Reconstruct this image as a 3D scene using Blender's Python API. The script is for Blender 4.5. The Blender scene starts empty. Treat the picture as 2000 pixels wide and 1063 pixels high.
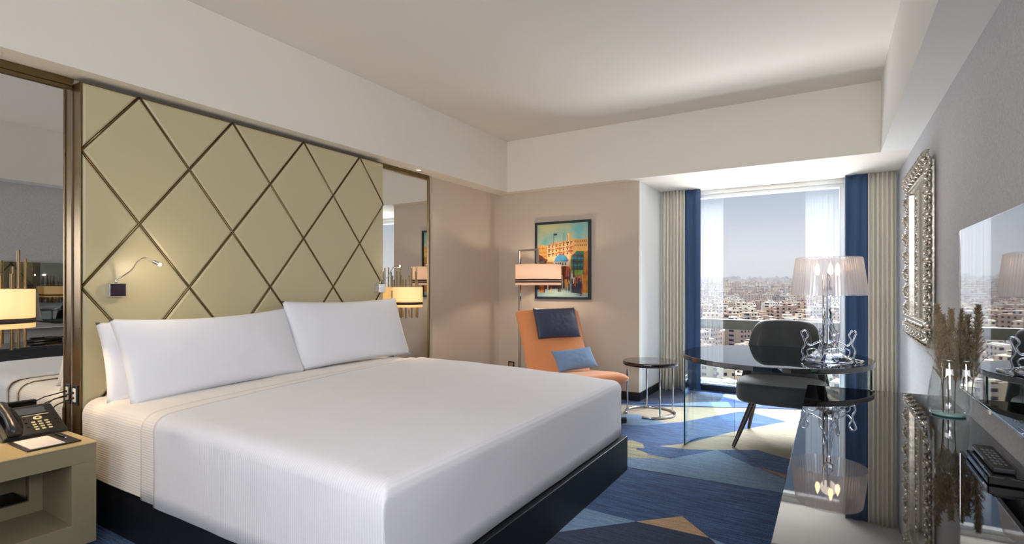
import bpy, bmesh, math, random
from mathutils import Vector, Matrix, noise
S = bpy.context.scene
COL = S.collection
PI = math.pi
R = math.radians

# ------------------------------------------------------------------ camera
cam_d = bpy.data.cameras.new('camera'); cam = bpy.data.objects.new('camera', cam_d); COL.objects.link(cam)
cam.location = (3.667, -0.751, 1.29)
cam.rotation_euler = (R(90), 0, 0.543)
cam_d.sensor_fit = 'HORIZONTAL'; cam_d.sensor_width = 36.0
cam_d.lens = 1030.8 / 2000 * 36.0
cam_d.shift_y = 25.7 / 2000
cam_d.clip_start = 0.03; cam_d.clip_end = 20000
S.camera = cam
S.view_settings.view_transform = 'Standard'; S.view_settings.look = 'None'
S.view_settings.gamma = 1.0; S.view_settings.use_curve_mapping = False
S.view_settings.exposure = 0.0

def lin(c):
    return tuple((x / 12.92 if x <= 0.04045 else ((x + 0.055) / 1.055) ** 2.4) for x in [v / 255 for v in c])

# ------------------------------------------------------------------ sky
world = bpy.data.worlds.new('sky'); S.world = world; world.use_nodes = True
nt = world.node_tree; nt.nodes.clear()
wo = nt.nodes.new('ShaderNodeOutputWorld'); bg = nt.nodes.new('ShaderNodeBackground')
tc = nt.nodes.new('ShaderNodeTexCoord'); sep = nt.nodes.new('ShaderNodeSeparateXYZ'); ramp = nt.nodes.new('ShaderNodeValToRGB')
nt.links.new(tc.outputs['Generated'], sep.inputs[0]); nt.links.new(sep.outputs['Z'], ramp.inputs[0])
nt.links.new(ramp.outputs[0], bg.inputs[0]); nt.links.new(bg.outputs[0], wo.inputs[0])
cr = ramp.color_ramp
cr.elements[0].position = 0.0; cr.elements[0].color = (*lin((226, 217, 222)), 1)
cr.elements[1].position = 1.0; cr.elements[1].color = (*lin((120, 160, 215)), 1)
for p, c in ((0.05, (226, 223, 231)), (0.12, (196, 205, 220)), (0.20, (158, 176, 200)), (0.45, (140, 168, 208))):
    e = cr.elements.new(p); e.color = (*lin(c), 1)
bg.inputs[1].default_value = 1.0

def light(name, kind, loc, energy, color=(1, 1, 1), size=0.1, size_y=None, target=None, spot=None, blend=0.6):
    d = bpy.data.lights.new(name, kind); d.energy = energy; d.color = color
    if kind == 'AREA':
        d.size = size
        if size_y: d.shape = 'RECTANGLE'; d.size_y = size_y
    elif kind == 'SUN': d.angle = R(0.6)
    else: d.shadow_soft_size = size
    if kind == 'SPOT': d.spot_size = R(spot); d.spot_blend = blend
    o = bpy.data.objects.new(name, d); COL.objects.link(o); o.location = loc
    if target is not None:
        o.rotation_euler = (Vector(target) - Vector(loc)).to_track_quat('-Z', 'Y').to_euler()
    return o
WARM = (1.0, 0.82, 0.62); NEUT = (1.0, 0.90, 0.82)
# sun through the window, comes from beyond the city on the left
light('sun', 'SUN', (0, 20, 30), 8.0, (1.0, 0.95, 0.88), target=(0.35 * 12.5, 20 - 12.5, 30 - 20))
# added area lamp above the window head, outside, strengthening the sky's daylight
light('window_sky_fill', 'AREA', (3.0, 11.0, 6.2), 6000, (0.88, 0.94, 1.0), 7.0, 4.0, target=(3.0, 5.0, 1.0))
# added area lamp outside under the window, imitating bounce from the city
light('window_ground_fill', 'AREA', (3.0, 9.6, -3.2), 1700, (0.97, 0.97, 1.0), 6.0, 4.0, target=(3.0, 4.5, 2.6))
# unseen fill lamps, added behind the camera to brighten the room
lamp_ = light('rear_fill_lamp', 'AREA', (2.5, -3.0, 2.45), 31, (0.95, 0.97, 1.0), 2.6, 1.0, target=(2.2, 5.0, 1.75)); lamp_.data.spread = R(110)
light('bed_foot_fill_lamp', 'AREA', (4.15, -1.6, 1.6), 88, (0.93, 0.96, 1.0), 0.9, 0.9, target=(2.3, 1.8, 0.6))  # added fill aimed at the bed foot

# ------------------------------------------------------------------ helpers
class MB:
    def __init__(s): s.v = []; s.f = []; s.m = []
    def add(s, vs, fs, mi=0, M=None):
        b = len(s.v)
        s.v += [tuple(M @ Vector(v)) if M is not None else tuple(v) for v in vs]
        for f in fs: s.f.append(tuple(b + i for i in f)); s.m.append(mi)
        return s
    def box(s, x0, x1, y0, y1, z0, z1, mi=0, M=None):
        v = [(x0,y0,z0),(x1,y0,z0),(x1,y1,z0),(x0,y1,z0),(x0,y0,z1),(x1,y0,z1),(x1,y1,z1),(x0,y1,z1)]
        return s.add(v, [(0,3,2,1),(4,5,6,7),(0,1,5,4),(1,2,6,5),(2,3,7,6),(3,0,4,7)], mi, M)
    def prism(s, poly, z0, z1, mi=0, M=None):      # poly in xy
        n = len(poly)
        v = [(x, y, z0) for x, y in poly] + [(x, y, z1) for x, y in poly]
        f = [tuple(range(n - 1, -1, -1)), tuple(range(n, 2 * n))] + [(i, (i + 1) % n, n + (i + 1) % n, n + i) for i in range(n)]
        return s.add(v, f, mi, M)
    def lathe(s, prof, c=(0, 0, 0), n=32, mi=0, M=None, ribs=0, amp=0):
        v = []; f = []
        for (r, z) in prof:
            for k in range(n):
                a = 2 * PI * k / n
                rr = r + (amp * (1 if k % 2 else -1) if ribs else 0)
                v.append((c[0] + rr * math.cos(a), c[1] + rr * math.sin(a), c[2] + z))
        for i in range(len(prof) - 1):
            for k in range(n):
                f.append((i * n + k, i * n + (k + 1) % n, (i + 1) * n + (k + 1) % n, (i + 1) * n + k))
        if prof[0][0] > 1e-4 and s.cap: f.append(tuple(range(n - 1, -1, -1)))
        if prof[-1][0] > 1e-4 and s.cap: f.append(tuple((len(prof) - 1) * n + k for k in range(n)))
        return s.add(v, f, mi, M)
    cap = True
    def cyl(s, c, r, h, n=32, mi=0, M=None, r2=None):
        return s.lathe([(r, 0), (r if r2 is None else r2, h)], c, n, mi, M)
    def tube(s, pts, r, n=8, mi=0, M=None, closed=False, r_end=None):
        P = [Vector(p) for p in pts]; L = len(P); v = []; f = []
        up = None
        for i, p in enumerate(P):
            if closed: t = (P[(i + 1) % L] - P[i - 1])
            else: t = P[min(i + 1, L - 1)] - P[max(i - 1, 0)]
            t = t.normalized() if t.length > 1e-9 else Vector((0, 0, 1))
            if up is None:
                up = t.orthogonal().normalized()
            else:
                up = (up - t * up.dot(t))
                up = up.normalized() if up.length > 1e-6 else t.orthogonal().normalized()
            b = t.cross(up)
            rr = r if r_end is None else r + (r_end - r) * i / (L - 1)
            if isinstance(r, (list, tuple)): rr = r[i]
            for k in range(n):
                a = 2 * PI * k / n
                v.append(p + up * (rr * math.cos(a)) + b * (rr * math.sin(a)))
        m = L if closed else L - 1
        for i in range(m):
            for k in range(n):
                j = (i + 1) % L
                f.append((i * n + k, i * n + (k + 1) % n, j * n + (k + 1) % n, j * n + k))
        if not closed:
            f.append(tuple(range(n - 1, -1, -1))); f.append(tuple((L - 1) * n + k for k in range(n)))
        return s.add(v, f, mi, M)
    def grid(s, fn, nu, nv, mi=0, M=None, wrap=False):
        v = [fn(i / nu, j / nv) for i in range(nu + 1) for j in range(nv + 1)]
        f = [(i * (nv + 1) + j, (i + 1) * (nv + 1) + j, (i + 1) * (nv + 1) + j + 1, i * (nv + 1) + j + 1) for i in range(nu) for j in range(nv)]
        return s.add(v, f, mi, M)
    def sphere(s, c, r, n=8, mi=0, sc=(1, 1, 1), M=None):
        v = []; f = []
        for i in range(n + 1):
            th = PI * i / n
            for k in range(2 * n):
                a = PI * k / n
                v.append((c[0] + sc[0]*r*math.sin(th)*math.cos(a), c[1] + sc[1]*r*math.sin(th)*math.sin(a), c[2] + sc[2]*r*math.cos(th)))
        w = 2 * n
        for i in range(n):
            for k in range(w): f.append((i*w+k, (i+1)*w+k, (i+1)*w+(k+1) % w, i*w+(k+1) % w))
        return s.add(v, f, mi, M)
    def build(s, name, mats, parent=None, smooth=False, bevel=0, local=False, seg=2, solid=0, weld=False, subsurf=0, angle=None):
        me = bpy.data.meshes.new(name)
        off = Vector((0, 0, 0))
        if parent is not None and not local:
            off = Vector(parent.location)
            if parent.parent is not None: off = off + parent.parent.location
        me.from_pydata([tuple(Vector(v) - off) for v in s.v], [], s.f)
        if not isinstance(mats, (list, tuple)): mats = [mats]
        for m in mats: me.materials.append(m)
        for p, mi in zip(me.polygons, s.m): p.material_index = mi; p.use_smooth = smooth
        o = bpy.data.objects.new(name, me); COL.objects.link(o)
        if parent is not None: o.parent = parent
        bm = bmesh.new(); bm.from_mesh(me)
        if weld: bmesh.ops.remove_doubles(bm, verts=bm.verts, dist=1e-5)
        bmesh.ops.recalc_face_normals(bm, faces=bm.faces)
        bm.to_mesh(me); bm.free()
        if solid:
            md = o.modifiers.new('solidify', 'SOLIDIFY'); md.thickness = solid; md.offset = 0
        if bevel:
            md = o.modifiers.new('bevel', 'BEVEL'); md.width = bevel; md.segments = seg; md.limit_method = 'ANGLE'; md.angle_limit = R(40)
        if subsurf:
            md = o.modifiers.new('subdivision', 'SUBSURF'); md.levels = subsurf; md.render_levels = subsurf
        if smooth and angle:
            me.set_sharp_from_angle(angle=R(angle))
        return o

def box(name, mat, x0, x1, y0, y1, z0, z1, parent=None, bevel=0, local=False, seg=2):
    return MB().box(x0, x1, y0, y1, z0, z1).build(name, mat, parent, bevel=bevel, local=local, seg=seg)

def tag(o, label, cat, group=None):
    o['label'] = label; o['category'] = cat
    if group: o['group'] = group
    return o
def thing(name, label, cat, loc=(0, 0, 0), rz=0, group=None):
    o = bpy.data.objects.new(name, None); COL.objects.link(o); o.location = loc; o.rotation_euler = (0, 0, rz)
    o.empty_display_size = 0.1
    return tag(o, label, cat, group)
def struct(o): o['kind'] = 'structure'; return o
def copy_tree(o, parent=None):
    c = o.copy(); COL.objects.link(c); c.parent = parent
    for ch in list(o.children): copy_tree(ch, c)
    return c

MATS = {}
def mat(name, col, rough=0.5, metal=0.0, spec=0.5, bump=0, bscale=50, coat=0, ior=None, emit=None, estr=0, var=0, vscale=3, sheen=0, stretch=None, col2=None, srgb=True, coat_ior=1.5):
    m = bpy.data.materials.new(name); m.use_nodes = True; n = m.node_tree.nodes; L = m.node_tree.links
    b = n['Principled BSDF']
    c = lin(col) if srgb else col
    b.inputs['Base Color'].default_value = (*c, 1); b.inputs['Roughness'].default_value = rough
    b.inputs['Metallic'].default_value = metal; b.inputs['Specular IOR Level'].default_value = spec
    if ior: b.inputs['IOR'].default_value = ior
    if coat: b.inputs['Coat Weight'].default_value = coat; b.inputs['Coat Roughness'].default_value = 0.02; b.inputs['Coat IOR'].default_value = coat_ior
    if sheen: b.inputs['Sheen Weight'].default_value = sheen
    if emit: b.inputs['Emission Color'].default_value = (*lin(emit), 1); b.inputs['Emission Strength'].default_value = estr
    t = n.new('ShaderNodeTexCoord'); mp = n.new('ShaderNodeMapping'); L.new(t.outputs['Object'], mp.inputs[0])
    if stretch: mp.inputs['Scale'].default_value = stretch
    if var:
        nz = n.new('ShaderNodeTexNoise'); nz.inputs['Scale'].default_value = vscale; nz.inputs['Detail'].default_value = 6
        L.new(mp.outputs[0], nz.inputs['Vector'])
        mx = n.new('ShaderNodeMix'); mx.data_type = 'RGBA'
        c2 = lin(col2) if col2 else tuple(x * (1 - var) for x in c)
        c1 = c if col2 else tuple(min(1, x * (1 + var)) for x in c)
        mx.inputs['A'].default_value = (*c1, 1); mx.inputs['B'].default_value = (*c2, 1)
        rmp = n.new('ShaderNodeMapRange'); rmp.inputs['From Min'].default_value = 0.35; rmp.inputs['From Max'].default_value = 0.65
        L.new(nz.outputs[0], rmp.inputs['Value']); L.new(rmp.outputs[0], mx.inputs['Factor']); L.new(mx.outputs['Result'], b.inputs['Base Color'])
    if bump:
        nz = n.new('ShaderNodeTexNoise'); nz.inputs['Scale'].default_value = bscale; nz.inputs['Detail'].default_value = 4
        L.new(mp.outputs[0], nz.inputs['Vector'])
        bp = n.new('ShaderNodeBump'); bp.inputs['Strength'].default_value = bump; bp.inputs['Distance'].default_value = 0.002
        L.new(nz.outputs[0], bp.inputs['Height']); L.new(bp.outputs[0], b.inputs['Normal'])
    MATS[name] = m
    return m

def thin_glass(name, tint=(1, 1, 1), refl=1.0, rough=0.0, ior=1.5):
    m = bpy.data.materials.new(name); m.use_nodes = True; n = m.node_tree.nodes; L = m.node_tree.links; n.clear()
    o = n.new('ShaderNodeOutputMaterial'); mx = n.new('ShaderNodeMixShader'); tr = n.new('ShaderNodeBsdfTransparent'); gl = n.new('ShaderNodeBsdfGlossy')
    fr = n.new('ShaderNodeLayerWeight'); fr.inputs['Blend'].default_value = 0.5
    pw = n.new('ShaderNodeMath'); pw.operation = 'POWER'; pw.inputs[1].default_value = 5.0
    mm = n.new('ShaderNodeMath'); mm.operation = 'MULTIPLY_ADD'; mm.inputs[1].default_value = 0.92 * min(1, refl); mm.inputs[2].default_value = 0.04 * refl; mm.use_clamp = True
    tr.inputs[0].default_value = (*tint, 1); gl.inputs['Roughness'].default_value = rough
    L.new(fr.outputs['Facing'], pw.inputs[0]); L.new(pw.outputs[0], mm.inputs[0]); L.new(mm.outputs[0], mx.inputs[0]); L.new(tr.outputs[0], mx.inputs[1]); L.new(gl.outputs[0], mx.inputs[2]); L.new(mx.outputs[0], o.inputs[0])
    return m
def fabric_sheer(name, col, alpha, trans=0.5):
    m = bpy.data.materials.new(name); m.use_nodes = True; n = m.node_tree.nodes; L = m.node_tree.links; n.clear()
    o = n.new('ShaderNodeOutputMaterial'); mx = n.new('ShaderNodeMixShader'); tr = n.new('ShaderNodeBsdfTransparent')
    df = n.new('ShaderNodeBsdfDiffuse'); tl = n.new('ShaderNodeBsdfTranslucent'); m2 = n.new('ShaderNodeMixShader')
    df.inputs[0].default_value = (*col, 1); tl.inputs[0].default_value = (*col, 1); m2.inputs[0].default_value = trans
    mx.inputs[0].default_value = alpha
    L.new(df.outputs[0], m2.inputs[1]); L.new(tl.outputs[0], m2.inputs[2]); L.new(tr.outputs[0], mx.inputs[1]); L.new(m2.outputs[0], mx.inputs[2]); L.new(mx.outputs[0], o.inputs[0])
    return m
def add_rib(m, axis, scale, strength=0.25, dist=0.002):
    n = m.node_tree.nodes; L = m.node_tree.links; b = n['Principled BSDF']
    t = n.new('ShaderNodeTexCoord'); w = n.new('ShaderNodeTexWave'); w.bands_direction = axis; w.inputs['Scale'].default_value = scale
    w.inputs['Distortion'].default_value = 0.4; w.inputs['Detail'].default_value = 2; w.inputs['Detail Scale'].default_value = 3
    L.new(t.outputs['Object'], w.inputs[0])
    bp = n.new('ShaderNodeBump'); bp.inputs['Strength'].default_value = strength; bp.inputs['Distance'].default_value = dist
    L.new(w.outputs['Fac'], bp.inputs['Height'])
    if b.inputs['Normal'].is_linked: L.new(b.inputs['Normal'].links[0].from_socket, bp.inputs['Normal'])
    L.new(bp.outputs[0], b.inputs['Normal'])

M_ceil = mat('white_ceiling_paint', (226, 221, 212), 0.9)
M_soff = mat('soffit_paint', (232, 226, 215), 0.9)
M_wall = mat('beige_wall_vinyl', (203, 188, 173), 0.75, bump=0.15, bscale=160)
M_bay = mat('white_bay_paint', (232, 232, 228), 0.8)
M_paper = mat('grey_woven_wallpaper', (200, 201, 207), 0.6, bump=0.9, bscale=170, var=0.10, vscale=90)
M_base = mat('dark_baseboard', (26, 26, 32), 0.35)
M_gold = mat('satin_champagne_leather', (194, 183, 146), 0.36, spec=0.6, bump=0.08, bscale=300)
M_pad = M_gold
M_brz = mat('bronze_metal', (122, 104, 72), 0.32, metal=0.9)
M_brzs = mat('bronze_panel', (120, 96, 60), 0.3, metal=0.75)
M_mirror = mat('mirror_glass', (226, 226, 222), 0.0, metal=1.0)
M_chrome = mat('chrome', (215, 215, 218), 0.08, metal=1.0)
M_silver = mat('antique_silver_leaf', (205, 198, 186), 0.27, metal=0.9, bump=0.5, bscale=60, var=0.18, vscale=30)
M_black = mat('black_plastic', (26, 26, 30), 0.35)
M_blackm = mat('black_matt', (18, 18, 20), 0.55)
M_gloss = mat('black_gloss_lacquer', (9, 9, 11), 0.02, ior=1.9)
M_tv = mat('tv_glass', (6, 6, 8), 0.015, ior=2.3, coat=1.0, coat_ior=2.2)
M_ebony = mat('ebony_wood', (20, 22, 28), 0.48, var=0.35, vscale=14, stretch=(1, 1, 20))
M_linen = mat('white_linen', (232, 228, 226), 0.85, sheen=0.2, bump=0.15, bscale=220)
M_pillow = mat('pillow_cotton', (232, 234, 242), 0.9, sheen=0.2, bump=0.35, bscale=9)
M_cover = mat('ribbed_white_coverlet', (228, 226, 230), 0.85, sheen=0.2)
add_rib(M_cover, 'X', 26, 0.30, 0.0025)
M_sheetrib = mat('ribbed_white_sheet', (232, 226, 220), 0.85, sheen=0.2)
add_rib(M_sheetrib, 'Z', 26, 0.30, 0.0025)
M_cream = mat('cream_lacquer', (134, 124, 97), 0.35, spec=0.4)
M_orange = mat('orange_upholstery', (226, 144, 88), 0.75, sheen=0.3, bump=0.2, bscale=240, var=0.04)
M_navy = mat('navy_leather', (52, 58, 84), 0.42, bump=0.2, bscale=140)
M_sky = mat('slate_blue_cotton', (110, 140, 176), 0.8, sheen=0.3, bump=0.3, bscale=90)
M_char = mat('charcoal_velvet', (58, 60, 62), 0.8, sheen=0.4, var=0.12, vscale=8, bump=0.2, bscale=120)
M_wood = mat('dark_walnut', (52, 42, 36), 0.4)
M_curt = mat('greige_curtain', (222, 216, 201), 0.85, sheen=0.2)
M_curtb = mat('blue_curtain', (50, 78, 116), 0.8, sheen=0.2)
M_sheer = fabric_sheer('white_sheer', (0.55, 0.57, 0.61), 0.14, 0.6)
M_frame = mat('grey_aluminium', (98, 98, 86), 0.4, metal=0.3)
M_frw = mat('white_window_frame', (225, 228, 228), 0.5)
M_pane = thin_glass('window_pane_glass', (0.98, 0.99, 0.99), 0.03)
M_glass = thin_glass('clear_green_glass', (0.93, 0.985, 0.975), 1.4)
M_gedge = mat('green_glass_edge', (30, 62, 60), 0.08, spec=0.8)
M_vase = thin_glass('vase_glass', (0.975, 0.992, 0.99), 2.0)
M_poly = thin_glass('clear_polycarbonate', (0.95, 0.96, 1.0), 3.0, 0.02)
M_shadep = thin_glass('ribbed_clear_shade', (0.95, 0.94, 0.96), 2.6, 0.12)
def frost(m, col, fac):
    n = m.node_tree.nodes; L = m.node_tree.links; out = [q for q in n if q.type == 'OUTPUT_MATERIAL'][0]; src = out.inputs[0].links[0].from_socket
    a = n.new('ShaderNodeMixShader'); a.inputs[0].default_value = fac; b2 = n.new('ShaderNodeMixShader'); b2.inputs[0].default_value = 0.6
    df = n.new('ShaderNodeBsdfDiffuse'); tl = n.new('ShaderNodeBsdfTranslucent'); df.inputs[0].default_value = (*col, 1); tl.inputs[0].default_value = (*col, 1)
    L.new(df.outputs[0], b2.inputs[1]); L.new(tl.outputs[0], b2.inputs[2]); L.new(src, a.inputs[1]); L.new(b2.outputs[0], a.inputs[2]); L.new(a.outputs[0], out.inputs[0])
frost(M_shadep, (0.9, 0.89, 0.92), 0.36)
M_white = mat('white_plastic', (225, 222, 215), 0.4)
M_paperw = mat('white_paper', (236, 226, 218), 0.8)
M_bulb = mat('glowing_bulb', (255, 240, 220), 0.4, emit=(255, 200, 140), estr=14)
M_led = mat('glowing_led', (255, 240, 220), 0.4, emit=(255, 214, 170), estr=60)
M_shw = mat('warm_lit_fabric_shade', (250, 232, 200), 0.8, emit=(255, 212, 128), estr=0.85)
M_shf = mat('peach_lit_fabric_shade', (250, 225, 205), 0.8, emit=(255, 196, 160), estr=0.58)
for m__ in (M_shw, M_shf): frost(m__, (0.9, 0.8, 0.66), 0.55)
M_band = mat('dark_shade_band', (58, 42, 38), 0.6, bump=0.8, bscale=60)
M_plume = mat('dried_pampas', (186, 166, 138), 0.9, var=0.3, vscale=30)
frost(M_plume, lin((204, 186, 158)), 0.5)
M_stem = mat('dried_stem', (110, 84, 56), 0.8)

# ------------------------------------------------------------------ room shell
YB = -3.2; X1 = 4.263; ZS = 2.45; ZC = 3.077
def hexc(a, b, c): return (a, b, c)
CARP = {}
def carpet(name, c1, c2, scale=1.0):
    m = bpy.data.materials.new(name); m.use_nodes = True; n = m.node_tree.nodes; L = m.node_tree.links; b = n['Principled BSDF']
    b.inputs['Roughness'].default_value = 0.95; b.inputs['Sheen Weight'].default_value = 0.15; b.inputs['Specular IOR Level'].default_value = 0.15
    t = n.new('ShaderNodeTexCoord'); mp = n.new('ShaderNodeMapping'); mp.inputs['Scale'].default_value = (3.5, 95, 1); mp.inputs['Rotation'].default_value = (0, 0, R(-31))
    nz = n.new('ShaderNodeTexNoise'); nz.inputs['Scale'].default_value = 1.2 * scale; nz.inputs['Detail'].default_value = 5; nz.inputs['Roughness'].default_value = 0.7
    L.new(t.outputs['Object'], mp.inputs[0]); L.new(mp.outputs[0], nz.inputs['Vector'])
    nz2 = n.new('ShaderNodeTexNoise'); nz2.inputs['Scale'].default_value = 170; L.new(t.outputs['Object'], nz2.inputs['Vector'])
    ad = n.new('ShaderNodeMath'); ad.operation = 'MULTIPLY_ADD'; ad.inputs[1].default_value = 0.5; L.new(nz2.outputs[0], ad.inputs[0]); L.new(nz.outputs[0], ad.inputs[2])
    mr = n.new('ShaderNodeMapRange'); mr.inputs['From Min'].default_value = 0.66; mr.inputs['From Max'].default_value = 0.88; L.new(ad.outputs[0], mr.inputs['Value'])
    mx = n.new('ShaderNodeMix'); mx.data_type = 'RGBA'; mx.inputs['A'].default_value = (*lin(c1), 1); mx.inputs['B'].default_value = (*lin(c2), 1)
    L.new(mr.outputs[0], mx.inputs['Factor']); L.new(mx.outputs['Result'], b.inputs['Base Color'])
    bp = n.new('ShaderNodeBump'); bp.inputs['Strength'].default_value = 0.5; bp.inputs['Distance'].default_value = 0.003; L.new(nz2.outputs[0], bp.inputs['Height']); L.new(bp.outputs[0], b.inputs['Normal'])
    return m
C_mid = carpet('carpet_mid_blue', (12, 34, 78), (66, 106, 156))
C_dark = carpet('carpet_navy', (14, 24, 48), (40, 58, 92))
C_slate = carpet('carpet_slate', (70, 106, 146), (124, 142, 156))
C_lblue = carpet('carpet_light_blue', (92, 122, 158), (130, 156, 184))
C_tan = carpet('carpet_tan', (160, 124, 92), (200, 168, 130))
C_beige = carpet('carpet_beige', (138, 127, 108), (170, 158, 136))
C_yel = carpet('carpet_olive_yellow', (84, 98, 110), (190, 172, 104))
C_brown = carpet('carpet_rust', (110, 76, 56), (160, 116, 84))
C_brt = carpet('carpet_royal_blue', (30, 52, 110), (60, 92, 160))
carp_mats = [C_mid, C_dark, C_slate, C_lblue, C_tan, C_beige, C_yel, C_brown, C_brt, M_blackm]
fb = MB()
fb.box(-0.15, 4.42, YB - 0.15, 6.15, -0.12, 0.0, 0)
lvl = [0.0]
def patch(mi, pts):
    lvl[0] += 0.0004
    fb.add([(x, y, lvl[0]) for x, y in pts], [tuple(range(len(pts)))], mi)
patch(5, [(-0.0, 3.0), (2.38, 3.25), (2.30, 3.50), (2.48, 3.46), (2.74, 3.50), (2.907, 3.602), (3.181, 3.767), (3.40, 3.66), (4.26, 3.40), (4.26, 5.45), (3.39, 5.47), (2.78, 5.20), (2.14, 4.86), (1.6, 4.7), (0.0, 4.2)])
patch(0, [(0.6, 3.5), (2.05, 4.12), (2.203, 4.05), (2.462, 4.322), (2.868, 5.05), (2.96, 5.10), (3.311, 4.855), (3.10, 4.52), (2.93, 4.22), (2.80, 3.95), (2.66, 3.66), (2.484, 3.469), (2.30, 3.40), (1.6, 3.3)])
patch(2, [(1.4, 4.15), (2.02, 4.40), (2.34, 4.22), (2.462, 4.322), (2.20, 4.02), (1.9, 3.9)])
patch(6, [(2.15, 3.35), (2.25, 3.52), (2.36, 3.47), (2.41, 3.36), (2.3, 3.3)])
patch(6, [(1.9, 3.1), (2.26, 3.33), (2.42, 3.27), (2.653, 3.207), (2.385, 3.0), (2.0, 2.9)])
patch(0, [(2.40, 3.30), (2.484, 3.469), (2.70, 3.50), (2.907, 3.602), (2.653, 3.207), (2.48, 3.22)])
patch(2, [(1.2, 2.2), (1.9, 3.02), (2.385, 3.073), (2.653, 3.207), (2.907, 3.602), (3.42, 3.17), (4.26, 2.4), (4.26, 2.45), (3.445, 2.914), (2.447, 2.866), (1.8, 2.7)])
patch(0, [(2.907, 3.602), (3.181, 3.767), (3.401, 3.646), (4.26, 3.3), (4.26, 3.0), (3.42, 3.25), (3.20, 3.34)])
patch(7, [(3.20, 3.36), (3.43, 3.26), (4.2, 3.0), (3.42, 3.18)])
patch(3, [(1.5, 1.9), (2.44, 2.072), (2.762, 2.055), (2.449, 1.72), (1.7, 1.5)])
patch(1, [(1.2, 1.3), (2.449, 1.72), (2.762, 2.055), (3.14, 2.06), (3.9, 1.6), (3.9, -1.5), (1.2, -1.5)])
patch(4, [(2.762, 2.055), (2.96, 2.252), (3.14, 2.065)])
patch(3, [(3.14, 2.065), (3.5, 1.6), (4.2, 1.7)])
patch(8, [(1.9, 4.9), (2.74, 5.19), (3.385, 5.46), (4.26, 5.5), (4.26, 6.1), (1.86, 6.1), (1.86, 4.9)])
patch(1, [(1.86, 4.95), (2.35, 5.06), (2.62, 5.35), (2.60, 5.8), (1.86, 5.8)])
patch(2, [(2.05, 4.88), (2.78, 5.19), (2.70, 5.45), (2.45, 5.30)])
patch(3, [(2.60, 5.72), (2.98, 5.42), (3.3, 5.62), (3.9, 5.9), (2.6, 5.9)])
struct(fb.build('floor', carp_mats))
struct(box('ceiling', M_ceil, -0.15, 4.42, YB - 0.15, 6.15, ZC, ZC + 0.12))
struct(box('trim_1', M_soff, 0.0, 0.214, YB, 4.852, ZS, ZC))
struct(box('trim_2', M_soff, 0.0, X1, 4.852, 6.0, ZS, ZC))
struct(box('trim_3', M_bay, 4.043, X1, YB, 4.852, ZS, ZC))
struct(box('wall_left', M_wall, -0.15, 0.0, YB, 4.998, 0, ZC))
struct(box('wall_rear', M_wall, 0, X1, YB - 0.15, YB, 0, ZC))
struct(box('wall_right', M_paper, X1, X1 + 0.15, YB, 6.0, 0, ZC))
w = MB(); w.box(0.0, 1.85, 4.998, 6.0, 0, ZS)
o = struct(w.build('wall_back', [M_wall, M_bay]))
for p in o.data.polygons:
    if p.normal.x > 0.9: p.material_index = 1
w = MB(); w.box(-0.15, 2.22, 6.0, 6.15, 0, ZC); w.box(3.79, 4.42, 6.0, 6.15, 0, ZC); w.box(2.22, 3.79, 6.0, 6.15, 2.40, ZC); w.box(2.22, 3.79, 6.0, 6.15, 0, 0.10)
struct(w.build('wall_window', M_bay))
struct(MB().box(0.0, 1.862, 4.984, 4.998, 0, 0.095).box(1.85, 1.864, 4.998, 5.999, 0, 0.095).build('baseboard_back', M_base))
struct(box('baseboard_left', M_base, 0.0, 0.012, 3.62, 4.984, 0, 0.095))
struct(box('baseboard_window', M_base, 1.864, X1, 5.984, 5.999, 0, 0.085))
# window
wf = MB(); Y = 6.02
wf.box(2.22, 2.26, Y, Y + 0.09, 0.1, 2.40); wf.box(3.75, 3.79, Y, Y + 0.09, 0.1, 2.40)
wf.box(2.26, 3.75, Y, Y + 0.09, 2.36, 2.40); wf.box(2.26, 3.75, Y, Y + 0.09, 0.1, 0.14)
wf.box(2.22, 3.79, 5.94, 6.02, 0.085, 0.105)
win = struct(wf.build('window_1', M_frw))
box('mullion', M_frame, 2.26, 3.75, Y - 0.02, Y + 0.10, 0.762, 0.876, win)
MB().box(2.26, 3.75, Y + 0.045, Y + 0.053, 0.876, 2.36).box(2.26, 3.75, Y + 0.045, Y + 0.053, 0.14, 0.762).build('pane', M_pane, win)

# ------------------------------------------------------------------ curtains
def curtain(name, label, x0, x1, y, m, amp, waves, z0=0.012, z1=2.448, seed=1, cat='curtain', thick=0.004, flare=0.0, group=None):
    rnd = random.Random(seed); ph = rnd.random() * 6
    mb = MB(); nx = waves * 12
    def f(u, v):
        a = amp * (0.55 + 0.45 * v * 0 + 0.45 * (1 - v))
        yy = y + a * math.sin(2 * PI * waves * u + ph) + a * 0.15 * math.sin(2 * PI * waves * 2.3 * u + ph * 2 + v * 1.5) + 0.006 * math.sin(5 * v + 9 * u)
        k = 1 + flare * max(0, 0.25 - v) * 4
        xx = x0 + (x1 - x0) * u
        return (xx, yy - (k - 1) * 0.08 * math.sin(u * 7), z0 + (z1 - z0) * v)
    mb.grid(f, nx, 16)
    o = mb.build(name, m, smooth=True, solid=thick)
    return tag(o, label, cat, group)
curtain('curtain', 'greige pleated curtain at the left end of the window bay, beside the white reveal', 1.875, 2.150, 5.83, M_curt, 0.034, 7, seed=2, flare=1.0)
curtain('curtain', 'blue inner curtain on the left side of the window', 2.150, 2.330, 5.84, M_curtb, 0.016, 2, seed=3)
curtain('curtain', 'greige pleated curtain beside the grey wallpapered wall', 4.000, 4.235, 5.83, M_curt, 0.030, 6, seed=5)
curtain('curtain', 'blue inner curtain on the right side of the window, behind the clear lamp', 3.800, 3.998, 5.84, M_curtb, 0.018, 2, seed=6)
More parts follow.
